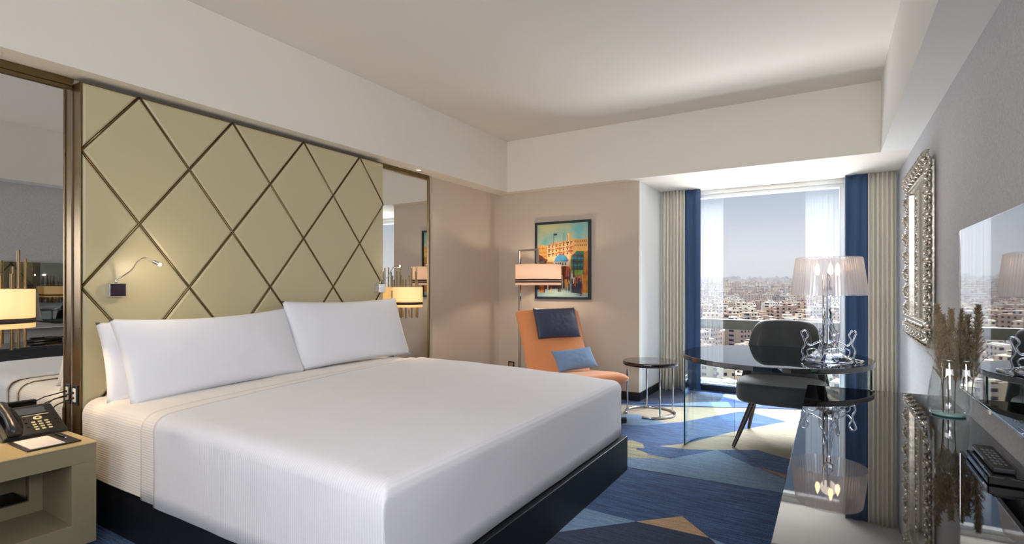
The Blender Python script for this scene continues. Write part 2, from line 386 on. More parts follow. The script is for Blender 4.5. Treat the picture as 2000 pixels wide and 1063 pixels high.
curtain('sheer_curtain', 'white translucent sheer drawn to the left side of the glass', 2.300, 2.575, 5.915, M_sheer, 0.010, 5, seed=8, cat='sheer curtain', thick=0, z0=0.11)
curtain('sheer_curtain', 'white translucent sheer drawn to the right side, behind the clear lamp', 3.43, 3.805, 5.915, M_sheer, 0.012, 7, seed=9, cat='sheer curtain', thick=0, z0=0.11)

# ------------------------------------------------------------------ headboard wall
HX = 0.12; HY0 = 0.518; DY = 0.2887; HZ = 2.42; DZ = 0.381; HY1 = HY0 + 8 * DY; HB = 0.26
hb = thing('headboard', 'tall champagne padded headboard with diamond grooves behind the bed', 'headboard', (0.0, (HY0 + HY1) / 2, HB))
def clip(poly, ax, val, keep_less):
    out = []
    for i in range(len(poly)):
        a = poly[i]; b = poly[(i + 1) % len(poly)]
        ia = (a[ax] <= val + 1e-9) if keep_less else (a[ax] >= val - 1e-9)
        ib = (b[ax] <= val + 1e-9) if keep_less else (b[ax] >= val - 1e-9)
        if ia: out.append(a)
        if ia != ib:
            t = (val - a[ax]) / (b[ax] - a[ax]); out.append((a[0] + t * (b[0] - a[0]), a[1] + t * (b[1] - a[1])))
    return out
def area(p): return sum(p[i][0] * p[(i + 1) % len(p)][1] - p[(i + 1) % len(p)][0] * p[i][1] for i in range(len(p))) / 2
def dedupe(p):
    o = []
    for q in p:
        if not o or math.dist(q, o[-1]) > 1e-5: o.append(q)
    if len(o) > 1 and math.dist(o[0], o[-1]) < 1e-5: o.pop()
    return o
def inset(p, d):
    if area(p) < 0: p = p[::-1]
    n = len(p); lines = []
    for i in range(n):
        a = Vector(p[i]); b = Vector(p[(i + 1) % n]); t = (b - a).normalized(); nn = Vector((-t.y, t.x)); lines.append((a + nn * d, t))
    out = []
    for i in range(n):
        (a, t), (b, u) = lines[i - 1], lines[i]
        den = t.x * u.y - t.y * u.x
        if abs(den) < 1e-6: out.append(tuple(b)); continue
        s_ = ((b - a).x * u.y - (b - a).y * u.x) / den
        q = a + t * s_; out.append((q.x, q.y))
    return out
pads = MB()
for i in range(0, 9):
    for j in range(-1, 8):
        if (i + j) % 2: continue
        cy, cz = HY0 + i * DY, HZ - j * DZ
        P = [(cy - DY, cz), (cy, cz - DZ), (cy + DY, cz), (cy, cz + DZ)]
        for ax, val, kl in ((0, HY0, False), (0, HY1, True), (1, HB, False), (1, HZ, True)): P = clip(P, ax, val, kl)
        P = dedupe(P)
        if len(P) < 3 or abs(area(P)) < 0.002: continue
        A0 = inset(P, 0.0055); A1 = inset(P, 0.008); A2 = inset(P, 0.018)
        n = len(A0)
        v = [(HX - 0.016, y, z) for y, z in A0] + [(HX - 0.006, y, z) for y, z in A1] + [(HX, y, z) for y, z in A2]
        f = [(k, (k + 1) % n, n + (k + 1) % n, n + k) for k in range(n)] + [(n + k, n + (k + 1) % n, 2 * n + (k + 1) % n, 2 * n + k) for k in range(n)] + [tuple(range(2 * n, 3 * n))]
        pads.add(v, f)
pads.build('padded_panel', M_pad, hb)
box('back_frame', M_brzs, 0.0, HX - 0.016, HY0, HY1, HB, HZ, hb)
beads = MB(); zb = HB
def seg_clip(a, b):
    (ya, za), (yb_, zb_) = a, b
    t = 1.0
    if zb_ < HB: t = (za - HB) / (za - zb_)
    return a, (ya + (yb_ - ya) * t, za + (zb_ - za) * t)
for st, sgn in [((0, 1), 1), ((1, 0), 1), ((3, 0), 1), ((5, 0), 1), ((7, 0), 1), ((0, 3), 1), ((0, 5), 1), ((8, 1), -1), ((1, 0), -1), ((3, 0), -1), ((5, 0), -1), ((7, 0), -1), ((8, 3), -1), ((8, 5), -1)]:
    i, j = st
    k = (8 - i) if sgn > 0 else i
    a = (HY0 + i * DY, HZ - j * DZ); b = (HY0 + (i + sgn * k) * DY, HZ - (j + k) * DZ)
    a, b = seg_clip(a, b)
    beads.tube([(HX - 0.008, a[0], a[1]), (HX - 0.008, b[0], b[1])], 0.0055, 8)
beads.build('groove_trim', M_brz, hb, smooth=True)
box('side_trim', M_brzs, HX - 0.016, HX + 0.002, HY0 - 0.006, HY0, HB, HZ, hb, 0.001)

def panel_mirror(label, y0, y1, z0, z1, right=True):
    t = thing('wall_mirror', label, 'mirror', (0.0, (y0 + y1) / 2, z0))
    box('mirror_glass', M_mirror, 0.001, 0.008, y0, y1, z0, z1, t)
    f = MB(); f.box(0.001, 0.022, y0, y1, z1, z1 + 0.022); f.box(0.001, 0.03, y0, y1, z1 + 0.022, 2.448)
    if right: f.box(0.001, 0.022, y1, y1 + 0.014, z0, 2.448)
    f.build('frame', M_brz, t, bevel=0.002)
    return t
panel_mirror('tall flush mirror panel left of the headboard, above the nightstand', -1.3, HY0 - 0.008, 0.10, 2.385, False)
panel_mirror('tall flush mirror panel right of the headboard, reflecting the orange chair', HY1 + 0.002, 3.582, 0.10, 2.405)

# sockets on headboard side
def socket(loc, label, face):
    t = thing('wall_socket', label, 'socket', loc)
    if face == '-y':
        MB().box(-0.034, 0.034, -0.008, 0, -0.055, 0.055).build('frame_plate', M_blackm, t, local=True, bevel=0.002)
        ins = MB().box(-0.016, 0.016, -0.012, -0.006, -0.038, 0.038).build('insert', M_white, t, local=True, bevel=0.002)
        MB().box(-0.006, 0.006, -0.014, -0.011, 0.008, 0.02).box(-0.006, 0.006, -0.014, -0.011, -0.02, -0.008).build('port', M_blackm, ins, local=True)
    return t
socket((0.055, HY0 - 0.001, 0.675), 'dark framed cream socket on the headboard side above the nightstand', '-y')
t = thing('wall_socket', 'small dark framed socket on the beige wall behind the orange chair', 'socket', (0.19, 4.997, 0.28))
MB().box(-0.045, 0.045, -0.008, 0, -0.04, 0.04).build('frame_plate', M_blackm, t, local=True, bevel=0.002)
MB().box(-0.028, 0.028, -0.012, -0.006, -0.026, 0.026).build('insert', mat('beige_insert', (170, 140, 115), 0.5), t, local=True, bevel=0.002)

# reading lamps
def reading_lamp(y, z, label, pts, energy):
    t = thing('reading_lamp', label, 'reading lamp', (HX, y, z))
    b = MB().box(0.0, 0.05, -0.042, 0.042, -0.038, 0.038).build('wall_box', M_chrome, t, local=True, bevel=0.003)
    MB().box(0.05, 0.053, -0.037, 0.037, -0.033, 0.033).build('face_plate', mat('dark_mirror_plate', (52, 42, 52), 0.15, spec=0.8) if energy > 1 else M_chrome, t, local=True)
    g = MB(); g.cyl((0.025, 0, 0.038), 0.007, 0.022, 16)
    # smooth curve
    P = [Vector(p) for p in pts]; C = []
    for i in range(len(P) - 1):
        p0 = P[max(i - 1, 0)]; p1 = P[i]; p2 = P[i + 1]; p3 = P[min(i + 2, len(P) - 1)]
        for k in range(8):
            u = k / 8
            C.append(0.5 * ((2 * p1) + (-p0 + p2) * u + (2 * p0 - 5 * p1 + 4 * p2 - p3) * u * u + (-p0 + 3 * p1 - 3 * p2 + p3) * u ** 3))
    C.append(P[-1])
    g.tube(C, 0.0038, 8); g.build('gooseneck', M_chrome, t, smooth=True, local=True)
    d = (C[-1] - C[-4]).normalized(); e = C[-1]
    lh = MB().tube([e, e + d * 0.034], 0.010, 16).build('lamp_head', M_chrome, t, smooth=True, local=True, angle=40)
    MB().sphere(tuple(e + d * 0.036), 0.0085, 6).build('bulb', M_led, lh, smooth=True, local=True)
    L = light('reading_lamp_light', 'POINT', tuple(Vector((HX, y, z)) + e + d * 0.06), energy, WARM, 0.012)
    return t
reading_lamp(0.672, 1.262, 'chrome gooseneck reading lamp on left side of headboard, lit', [(0.025, 0, 0.06), (0.05, 0.03, 0.085), (0.09, 0.055, 0.12), (0.13, 0.065, 0.165), (0.17, 0.085, 0.185), (0.205, 0.115, 0.165)], 1.6)
reading_lamp(2.752, 1.262, 'chrome gooseneck reading lamp on right side of headboard, above the far pillow', [(0.025, 0, 0.06), (0.04, 0.03, 0.085), (0.05, 0.07, 0.10), (0.05, 0.10, 0.14), (0.06, 0.13, 0.19), (0.075, 0.15, 0.20)], 0.6)

# soffit downlights
for k, (x, y) in enumerate(((0.12, 3.31), (0.12, 0.16))):
    t = thing('ceiling_downlight', ('small recessed downlight in the soffit above the right mirror panel', 'small recessed downlight in the soffit above the left mirror panel')[k], 'downlight', (x, y, ZS - 0.004))
    m_ = MB(); m_.cap = False; m_.lathe([(0.022, 0.002), (0.034, -0.004), (0.036, 0.003)], n=24).build('ring', M_white, t, local=True, smooth=True)
    MB().cyl((0, 0, 0.001), 0.022, 0.002, 20).build('lens', mat('downlight_lens', (255, 250, 240), 0.4, emit=(255, 225, 190), estr=6), t, local=True)
    light('downlight_lamp', 'SPOT', (x, y, ZS - 0.012), 14, WARM, 0.02, target=(x, y, 0), spot=110)

# sconces (rod bundle through a drum shade)
def sconce(y, label):
    t = thing('mirror_sconce', label, 'wall lamp', (0.0, y, 1.175))
    cx = 0.165; r = 0.14
    s_ = MB(); s_.cap = False
    shd = s_.lathe([(r, -0.096), (r, 0.096)], (cx, 0, 0), 64).build('lamp_shade', M_shw, t, local=True, smooth=True, solid=0.003)
    s_ = MB(); s_.cap = False; s_.lathe([(r + 0.003, -0.072), (r + 0.003, -0.048)], (cx, 0, 0), 64).build('shade_band', M_band, shd, local=True, smooth=True, solid=0.002)
    rn = random.Random(4)
    for k in range(10):
        a = 2 * PI * k / 10 + 0.25; rr = 0.085 if k % 2 else 0.105
        zt = 0.16 + 0.04 * (k * 7 % 4) + 0.01; zb = -0.20 - 0.035 * (k * 5 % 5)
        MB().cyl((cx + rr * math.cos(a), rr * math.sin(a), zb), 0.0065, zt - zb, 12).build('rod', M_brz, t, local=True, smooth=True, angle=40)
    MB().box(0.009, 0.022, -0.05, 0.05, -0.06, 0.06).tube([(0.02, 0, 0), (cx, 0, 0)], 0.007, 10).build('wall_bracket', M_brz, t, local=True)
    MB().cyl((cx, 0, 0.005), 0.014, 0.03, 12).build('bulb_holder', M_brz, t, local=True, smooth=True)
    light('sconce_light', 'POINT', (cx, y, 1.155), 13, (1.0, 0.72, 0.42), 0.025)
sconce(0.160, 'glowing drum sconce with bronze rods in front of the left mirror, above the telephone')
sconce(3.10, 'glowing drum sconce with bronze rods in front of the right mirror, behind the far pillow')

# ------------------------------------------------------------------ bed
bed = thing('bed', 'king bed with white ribbed coverlet on a dark ebony base', 'bed', (1.3, 1.62, 0))
box('bed_base', M_ebony, 0.13, 2.454, 0.53, 2.822, 0.0, 0.235, bed, 0.004)
box('base_rim', mat('rim_wood', (24, 26, 32), 0.6), 0.13, 2.40, 0.56, 2.72, 0.235, 0.262, bed, 0.002)
def bed_shell(x0, x1, y0, y1, zt, zb, r, bulge, nx=60, ny=60, rough=0.002, seed=0, close_foot=True, foot_drop=0.0, hem=0.0, rfoot=None):
    """draped cover: top with rounded shoulders and hanging sides"""
    rf = rfoot or r
    mb = MB()
    import bisect
    def prof(rr, side_len, nseg=7):
        out = []
        for k in range(nseg + 1):
            a = PI / 2 * k / nseg
            out.append((rr - rr * math.cos(PI / 2 - a) if False else rr * math.sin(a), rr * (1 - math.cos(a))))
        return out  # outward, drop
    # parameter list across y : (y, drop, flag)
    ys = []
    npf = prof(r, 0)
    sd = zt - zb - r
    for k in range(5): ys.append((y0 - hem * (1 - k / 5) , r + sd * (1 - k / 5)))
    for (ow, dr) in reversed(npf): ys.append((y0 + r - ow, dr))
    for k in range(1, ny): ys.append((y0 + r + (y1 - y0 - 2 * r) * k / ny, 0))
    for (ow, dr) in npf: ys.append((y1 - r + ow, dr))
    for k in range(1, 6): ys.append((y1 + hem * k / 5, r + sd * k / 5))
    xs = []
    for k in range(0, nx): xs.append((x0 + (x1 - rf - x0) * k / nx, 0))
    npx = prof(rf, 0)
    if close_foot:
        for (ow, dr) in npx: xs.append((x1 - rf + ow, dr))
        sdf = zt - zb - rf
        for k in range(1, 6): xs.append((x1 + hem * k / 5, rf + sdf * k / 5))
    else: xs.append((x1, 0))
    W = len(ys)
    vs = []
    for (x, dx) in xs:
        for (y, dy) in ys:
            u = (x - x0) / (x1 - x0); v = (y - y0) / (y1 - y0)
            d = max(dx, dy) if (dx == 0 or dy == 0) else min(zt - zb, max(dx, dy) + 0.25 * min(dx, dy) * (1 - max(dx, dy) / (zt - zb)))
            b = bulge * max(0, math.sin(PI * min(1, max(0, v)))) ** 0.6 if dy == 0 else 0
            z = zt - d
            if d < r * 0.9:
                z += b * (1 - d / r) * (1 if not close_foot else max(0, min(1, (x1 - x) / 0.35))) - foot_drop * max(0, u - 0.0) ** 2
                z += rough * 2 * noise.noise(Vector((x * 3 + seed, y * 3, 0))) + rough * noise.noise(Vector((x * 9 + seed, y * 9, 3)))
            else:
                z -= foot_drop * max(0, u) ** 2 * (1 - (d - r * .9) / max(1e-6, (zt - zb - r * .9)))
            xx = x; yy = y
            if dy > r * 0.9: yy += (1 if v > .5 else -1) * (0.006 * noise.noise(Vector((x * 4, z * 3, seed + v * 9))))
            if dx > r * 0.9: xx += 0.008 * noise.noise(Vector((y * 3, z * 3, seed)))
            vs.append((xx, yy, z))
    nX = len(xs)
    fs = [(i * W + j, (i + 1) * W + j, (i + 1) * W + j + 1, i * W + j + 1) for i in range(nX - 1) for j in range(W - 1)]
    mb.add(vs, fs)
    return mb
bed_shell(0.14, 1.25, 0.515, 2.755, 0.655, 0.255, 0.075, 0.012, seed=3, close_foot=False, nx=20).build('fitted_sheet', M_sheetrib, bed, smooth=True)
box('mattress', M_linen, 0.14, 2.38, 0.58, 2.70, 0.262, 0.60, bed, 0.03)
# folded sheet band and coverlet: shear so that the fold line runs slightly askew
def shear(mb, k):
    mb.v = [(x + k * (2.75 - y) * max(0, min(1, (1.9 - x) / 1.1)), y, z) for x, y, z in mb.v]
    return mb
shear(bed_shell(0.565, 1.3, 0.508, 2.762, 0.661, 0.252, 0.075, 0.014, seed=3, close_foot=False, nx=30), 0.11).build('folded_sheet_band', M_sheetrib, bed, smooth=True, solid=0.004)
cvl = shear(bed_shell(0.66, 2.425, 0.500, 2.768, 0.668, 0.248, 0.060, 0.016, seed=5, foot_drop=0.035, nx=70, rfoot=0.05), 0.13).build('coverlet', M_cover, bed, smooth=True, solid=0.006)

# pillows
def pillow(name, W, H, T, m, label, cat, nu=40, nv=28, seed=1, pinch=0.06, piping=None, group=None, parent=None, sagtop=0.0):
    mb = MB()
    def surf(sgn):
        def f(u, v):
            a = 2 * u - 1; b = 2 * v - 1
            ea = max(0, 1 - abs(a) ** 2.6); eb = max(0, 1 - abs(b) ** 2.2)
            t = T * 0.5 * (ea ** 0.55) * (eb ** 0.5)
            x = a * W / 2 * (1 - pinch * 0.5 * (1 - b * b) * abs(a) ** 3)
            z = b * H / 2 * (1 - pinch * (1 - a * a) * abs(b) ** 3) - sagtop * (1 - a * a) * max(0, b) ** 2
            t *= 1 + 0.10 * noise.noise(Vector((a * 2.2 + seed, b * 2, seed)))
            t += 0.004 * noise.noise(Vector((a * 7 + seed, b * 6, 5))) * ea * eb
            return (sgn * t, x, z)
        return f
    mb.grid(surf(1), nu, nv); mb.grid(surf(-1), nu, nv)
    o = mb.build(name, m, parent, smooth=True, weld=True, local=True)
    if label: tag(o, label, cat, group)
    return o
def place(o, loc, ry, rz=0, rx=0):
    o.location = loc; o.rotation_euler = (rx, ry, rz)
p = pillow('pillow', 1.16, 0.50, 0.16, M_pillow, 'large white pillow leaning on the left half of the headboard, in front', 'pillow', seed=1, sagtop=0.02)
place(p, (0.350, 1.165, 0.885), R(-24), R(4), R(0.9))
p = pillow('pillow', 1.14, 0.46, 0.12, M_pillow, 'white pillow tucked behind the left front pillow, only its left edge showing', 'pillow', seed=4)
place(p, (0.240, 1.125, 0.862), R(-16), R(2))
p = pillow('pillow', 1.17, 0.54, 0.16, M_pillow, 'large white pillow leaning on the right half of the headboard', 'pillow', seed=7, sagtop=0.01)
place(p, (0.305, 2.285, 0.920), R(-20), R(-1))

# ------------------------------------------------------------------ nightstand
ns = thing('nightstand', 'cream lacquered nightstand with open niche beside the bed', 'nightstand', (0.33, 0.0, 0.0))
NX = 0.658; NY0 = -0.46; NY1 = 0.384; NT = 0.544
m_ = MB()
yi0, yi1, zi0, zi1 = -0.36, 0.288, 0.174, 0.453
m_.box(0.02, NX, NY0, NY1, 0.068, zi0); m_.box(0.02, NX, NY0, NY1, zi1, NT - 0.006)
m_.box(0.02, NX, yi1, NY1, zi0, zi1); m_.box(0.02, NX, NY0, yi0, zi0, zi1)
m_.build('body', M_cream, ns, bevel=0.0015)
m_ = MB(); oy1 = 0.236; oz0 = 0.235; oz1 = 0.40
m_.box(0.30, 0.32, oy1, yi1, zi0, zi1); m_.box(0.30, 0.32, yi0, oy1, oz1, zi1); m_.box(0.30, 0.32, yi0, oy1, zi0, oz0); m_.box(0.06, 0.10, yi0, yi1, zi0, zi1)
m_.box(0.10, 0.30, yi0, oy1, oz0 - 0.02, oz0, 1)
m_.build('inner_frame', [M_cream, M_blackm], ns, bevel=0.001)
box('top', mat('nightstand_top', (200, 176, 128), 0.3), 0.015, NX + 0.003, NY0, NY1 + 0.003, NT - 0.006, NT, ns, 0.001)
box('plinth', M_blackm, 0.05, NX - 0.04, NY0 + 0.03, NY1 - 0.03, 0.0, 0.068, ns)

# telephone
ph = thing('telephone', 'black desk telephone with coiled cord on the nightstand', 'telephone', (0.2, 0.26, NT))
sl = math.atan2(0.10, 0.22)
pb = MB()
prof = [(0.335, NT + 0.003), (0.335, NT + 0.018), (0.12, NT + 0.118), (0.085, NT + 0.118), (0.10, NT + 0.003)]
Mx = Matrix(((1, 0, 0, 0), (0, 0, 1, 0), (0, 1, 0, 0), (0, 0, 0, 1)))
pb.prism(prof, 0.135, 0.385, 0, Mx).build('phone_body', M_black, ph, bevel=0.005)
def onslope(x, dy, h=0.0):   # point on sloping face
    t_ = (0.335 - x) / 0.215
    return Vector((x, dy, NT + 0.018 + 0.10 * t_)) + Vector((0.10, 0, 0.215)).normalized() * h
def slab(x0, x1, y0, y1, h0, h1, mb, mi=0):
    v = [onslope(x, y, h) for h in (h0, h1) for x, y in ((x0, y0), (x1, y0), (x1, y1), (x0, y1))]
    mb.add(v, [(0, 3, 2, 1), (4, 5, 6, 7), (0, 1, 5, 4), (1, 2, 6, 5), (2, 3, 7, 6), (3, 0, 4, 7)], mi)
s_ = MB(); slab(0.135, 0.185, 0.235, 0.345, 0.0005, 0.003, s_); s_.build('screen', mat('phone_screen', (62, 70, 82), 0.2), ph)
s_ = MB(); slab(0.194, 0.197, 0.245, 0.350, 0.0005, 0.003, s_); s_.build('soft_key_strip', mat('key_ivory', (205, 195, 150), 0.4), ph)
for r_ in range(4):
    for c_ in range(3):
        s_ = MB(); x = 0.250 + r_ * 0.019; y = 0.272 + c_ * 0.026
        slab(x - 0.005, x + 0.005, y - 0.008, y + 0.008, 0.0005, 0.004, s_); s_.build('key', MATS['key_ivory'], ph, bevel=0.0015)
s_ = MB()
for k in range(24):
    pass
c0 = onslope(0.220, 0.298, 0.001); nrm = Vector((0.10, 0, 0.215)).normalized(); tu = Vector((-0.215, 0, 0.10)).normalized(); tv = Vector((0, 1, 0))
rv = []; rf = []
for k in range(24):
    a = 2 * PI * k / 24
    for (rr, hh) in ((0.008, 0.003), (0.017, 0.003), (0.018, 0.0)): rv.append(c0 + tu * rr * 0.8 * math.cos(a) + tv * rr * math.sin(a) + nrm * hh)
for k in range(24):
    j = (k + 1) % 24
    rf += [(k * 3, k * 3 + 1, j * 3 + 1, j * 3), (k * 3 + 1, k * 3 + 2, j * 3 + 2, j * 3 + 1)]
s_.add(rv, rf); s_.build('navigation_ring', MATS['key_ivory'], ph, smooth=True)
for r_ in range(3):
    for k, yy in enumerate((0.246, 0.362)):
        s_ = MB(); x = 0.215 + r_ * 0.032; slab(x - 0.003, x + 0.003, yy - 0.005, yy + 0.005, 0.0005, 0.003, s_); s_.build('function_key', M_blackm, ph)
h_ = MB()
hp = [onslope(0.345, 0.178, 0.018), onslope(0.33, 0.178, 0.03), onslope(0.29, 0.178, 0.040), onslope(0.23, 0.178, 0.045), onslope(0.17, 0.178, 0.040), onslope(0.13, 0.178, 0.028), onslope(0.105, 0.178, 0.016)]
h_.tube(hp, [0.024, 0.030, 0.021, 0.018, 0.021, 0.030, 0.024], 14)
h_.build('handset', M_black, ph, smooth=True)
cc = []
for k in range(0, 420):
    u = k / 420
    base = onslope(0.12 + 0.17 * u, 0.213 + 0.010 * math.sin(u * 3.0), 0.010)
    a = 2 * PI * u * 26
    cc.append(base + nrm * 0.007 * math.sin(a) + tv * 0.007 * math.cos(a))
MB().tube(cc, 0.0022, 5).build('coiled_cord', M_blackm, ph, smooth=True)
cab = MB()
cab.tube([(0.09, 0.36, NT + 0.10), (0.07, 0.41, NT + 0.128), (0.06, 0.46, NT + 0.138), (0.055, 0.505, 0.69)], 0.0035, 6)
cab.tube([(0.09, 0.375, NT + 0.06), (0.075, 0.42, NT + 0.095), (0.068, 0.465, NT + 0.11), (0.06, 0.505, 0.66)], 0.0035, 6)
cab.build('plug_cable', M_blackm, ph, smooth=True)
# pad
pad = thing('notepad_holder', 'black leather notepad holder with white paper on the nightstand', 'notepad', (0.47, 0.245, NT))
box('leather_board', mat('black_leather', (30, 24, 24), 0.5, bump=0.3, bscale=120), 0.36, 0.605, 0.145, 0.345, NT + 0.001, NT + 0.007, pad, 0.002)
box('paper_sheet', M_paperw, 0.385, 0.595, 0.16, 0.285, NT + 0.0075, NT + 0.010, pad)
pen = thing('ballpoint_pen', 'slim black pen lying on the notepad holder', 'pen', (0.46, 0.317, NT + 0.012))
MB().tube([(0.38, 0.318, NT + 0.0118), (0.50, 0.316, NT + 0.0118)], 0.0045, 10).build('barrel', M_blackm, pen, smooth=True)
MB().tube([(0.50, 0.316, NT + 0.0118), (0.515, 0.3158, NT + 0.0118)], 0.0042, 10).build('tip', M_chrome, pen, smooth=True)

# ------------------------------------------------------------------ lounge chair
ch = thing('lounge_chair', 'orange high-backed lounge chair in the corner under the painting', 'chair', (1.59, 3.88, 0.0), R(-32))
def sweep(path, thick, W, edge=0.03, curl=0.0, nw=14):
    """slab following a side profile (x,z); width along y"""
    P = [Vector((a, 0, b)) for a, b in path]; C = []
    for i in range(len(P) - 1):
        p0 = P[max(i - 1, 0)]; p1 = P[i]; p2 = P[i + 1]; p3 = P[min(i + 2, len(P) - 1)]
        for k in range(6):
            u = k / 6
            C.append(0.5 * ((2 * p1) + (-p0 + p2) * u + (2 * p0 - 5 * p1 + 4 * p2 - p3) * u * u + (-p0 + 3 * p1 - 3 * p2 + p3) * u ** 3))
    C.append(P[-1])
    n = len(C); v = []; f = []; ring = 2 * (nw + 1)
    for i, c in enumerate(C):
        t = (C[min(i + 1, n - 1)] - C[max(i - 1, 0)]).normalized(); nn = Vector((-t.z, 0, t.x))
        s = i / (n - 1)
        e = min(1, max(0.0, min(s, 1 - s) / 0.06)); e = math.sqrt(max(0, 1 - (1 - e) ** 2))
        wf_ = W(s) if callable(W) else W
        wf_ *= 0.93 + 0.07 * e
        th = (thick(s) if callable(thick) else thick) * (0.25 + 0.75 * e)
        for sd in (1, -1):
            for k in range(nw + 1):
                b = (2 * k / nw - 1) * sd
                ee = math.sqrt(max(0, 1 - abs(b) ** 6))
                cu = curl * b * b
                off = nn * (sd * th / 2 * (0.15 + 0.85 * ee) + cu)
                v.append(c + off + Vector((0, b * wf_ / 2, 0)))
    for i in range(n - 1):
        for k in range(ring): f.append((i * ring + k, i * ring + (k + 1) % ring, (i + 1) * ring + (k + 1) % ring, (i + 1) * ring + k))
    f.append(tuple(range(ring))); f.append(tuple((n - 1) * ring + k for k in range(ring)))
    m = MB(); m.add(v, f); return m
sweep([(0.0 - 0.20, 0.36), (-0.29, 0.48), (-0.36, 0.66), (-0.44, 0.86), (-0.52, 1.04)], 0.085, lambda s: 0.70 + 0.05 * s, curl=0.03).build('backrest', M_orange, ch, smooth=True, local=True)
sweep([(0.36, 0.425), (0.22, 0.43), (0.02, 0.41), (-0.20, 0.39)], lambda s: 0.10, 0.70).build('seat', M_orange, ch, smooth=True, local=True)
hr = pillow('headrest_cushion', 0.50, 0.32, 0.10, M_navy, None, None, parent=ch, seed=3, pinch=0.03)
hr.location = (-0.385, 0.02, 0.905); hr.rotation_euler = (0, R(-21.5), 0)
MB().cyl((0, 0, 0.045), 0.03, 0.30, 20).build('column', M_chrome, ch, smooth=True, local=True, angle=40)
st = MB()
for k in range(4):
    a = R(52) + k * PI / 2
    Mr = Matrix.Rotation(a, 4, 'Z')
    st.box(0.0, 0.47, -0.03, 0.03, 0.006, 0.045, 0, Mr)
st.build('star_base', M_blackm, ch, local=True, bevel=0.006)
MB().box(-0.12, 0.12, -0.12, 0.12, 0.335, 0.365).build('seat_mount', M_blackm, ch, local=True)
cu = pillow('lumbar_cushion', 0.44, 0.24, 0.11, M_sky, 'small slate blue cushion lying on the orange chair seat', 'cushion', seed=11, pinch=0.12)
a = R(-32)
lx, ly, lz = -0.115, 0.06, 0.565
cu.location = (1.59 + lx * math.cos(a) - ly * math.sin(a), 3.88 + lx * math.sin(a) + ly * math.cos(a), lz)
cu.rotation_euler = (R(5), R(-38), a - R(8))

# ------------------------------------------------------------------ floor lamp
fl = thing('floor_lamp', 'chrome floor lamp with peach drum shade behind the orange chair', 'floor lamp', (0.49, 4.69, 0))
LC = (0.79, 4.60)
MB().box(0.478, 0.502, 4.672, 4.708, 0.02, 1.70).build('post', M_chrome, fl, bevel=0.002)
MB().cyl((0.49, 4.69, 0.0), 0.15, 0.02, 32).build('base', M_chrome, fl, smooth=True, angle=40)
dx, dy = LC[0] - 0.49, LC[1] - 4.69; al = math.hypot(dx, dy)
Ma = Matrix.Translation((0.49, 4.69, 0)) @ Matrix.Rotation(math.atan2(dy, dx), 4, 'Z')
MB().box(-0.012, al, -0.012, 0.012, 1.688, 1.712, 0, Ma).box(al - 0.024, al, -0.012, 0.012, 1.56, 1.69, 0, Ma).box(al - 0.024, al + 0.09, -0.012, 0.012, 1.548, 1.560, 0, Ma).build('arm', M_chrome, fl)
s_ = MB(); s_.cap = False; shd = s_.lathe([(0.262, 1.290), (0.262, 1.525)], (LC[0], LC[1], 0), 64).build('lamp_shade', M_shf, fl, smooth=True, solid=0.003)
s_ = MB(); s_.cap = False; s_.lathe([(0.265, 1.318), (0.265, 1.336)], (LC[0], LC[1], 0), 64).lathe([(0.265, 1.341), (0.265, 1.360)], (LC[0], LC[1], 0), 64).build('shade_band', M_band, shd, smooth=True, solid=0.002)
MB().tube([(LC[0], LC[1], 1.55), (LC[0], LC[1], 1.45)], 0.012, 8).build('bulb_holder', M_chrome, fl, smooth=True)
light('floor_lamp_light', 'POINT', (LC[0], LC[1], 1.41), 9, WARM, 0.03)

# ------------------------------------------------------------------ painting
pt = thing('framed_painting', 'dark-framed street painting with blue dome hanging on the beige wall', 'painting', (0.915, 4.997, 1.12))
PX0, PX1, PZ0, PZ1 = 0.549, 1.281, 1.122, 2.057
fw_ = 0.028
m_ = MB()
m_.box(PX0, PX1, 4.957, 4.996, PZ0, PZ0 + fw_); m_.box(PX0, PX1, 4.957, 4.996, PZ1 - fw_, PZ1)
m_.box(PX0, PX0 + fw_, 4.957, 4.996, PZ0 + fw_, PZ1 - fw_); m_.box(PX1 - fw_, PX1, 4.957, 4.996, PZ0 + fw_, PZ1 - fw_)
m_.build('frame', mat('dark_teal_frame', (24, 38, 50), 0.4), pt, bevel=0.002)
pm = {}
pc = {'sky': ((212, 196, 132), (110, 176, 178)), 'yel': ((226, 176, 92), (206, 150, 84)), 'cream': ((236, 206, 150), (214, 168, 110)), 'red': ((176, 70, 48), (206, 110, 72)),
      'brn': ((62, 38, 30), (110, 60, 40)), 'blu': ((34, 110, 160), (70, 150, 190)), 'grn': ((24, 84, 66), (52, 120, 80)), 'lgr': ((96, 140, 50), (130, 168, 76)), 'nav': ((34, 40, 62), (66, 70, 100)),
      'gry': ((160, 186, 176), (136, 168, 170)), 'wht': ((232, 228, 208), (210, 200, 180)), 'och': ((200, 140, 50), (176, 96, 40)), 'prp': ((92, 60, 76), (50, 36, 50)), 'org': ((214, 140, 70), (232, 180, 100))}
for k, (a_, b_) in pc.items(): pm[k] = mat('paint_' + k, a_, 0.55, var=1, col2=b_, vscale=9 if k != 'sky' else 3, bump=0.6, bscale=70)
keys = list(pm); art = MB(); iw = PX1 - PX0 - 2 * fw_; ih = PZ1 - PZ0 - 2 * fw_; ay = [4.974]
def A(k, pts):
    ay[0] -= 0.00004
    art.add([(PX0 + fw_ + iw * x, ay[0], PZ0 + fw_ + ih * z) for x, z in pts], [tuple(range(len(pts)))], keys.index(k))
def AR(k, x0, z0, x1, z1): A(k, [(x0, z0), (x1, z0), (x1, z1), (x0, z1)])
AR('sky', 0, 0, 1, 1); AR('gry', 0, 0, 1, 0.24)
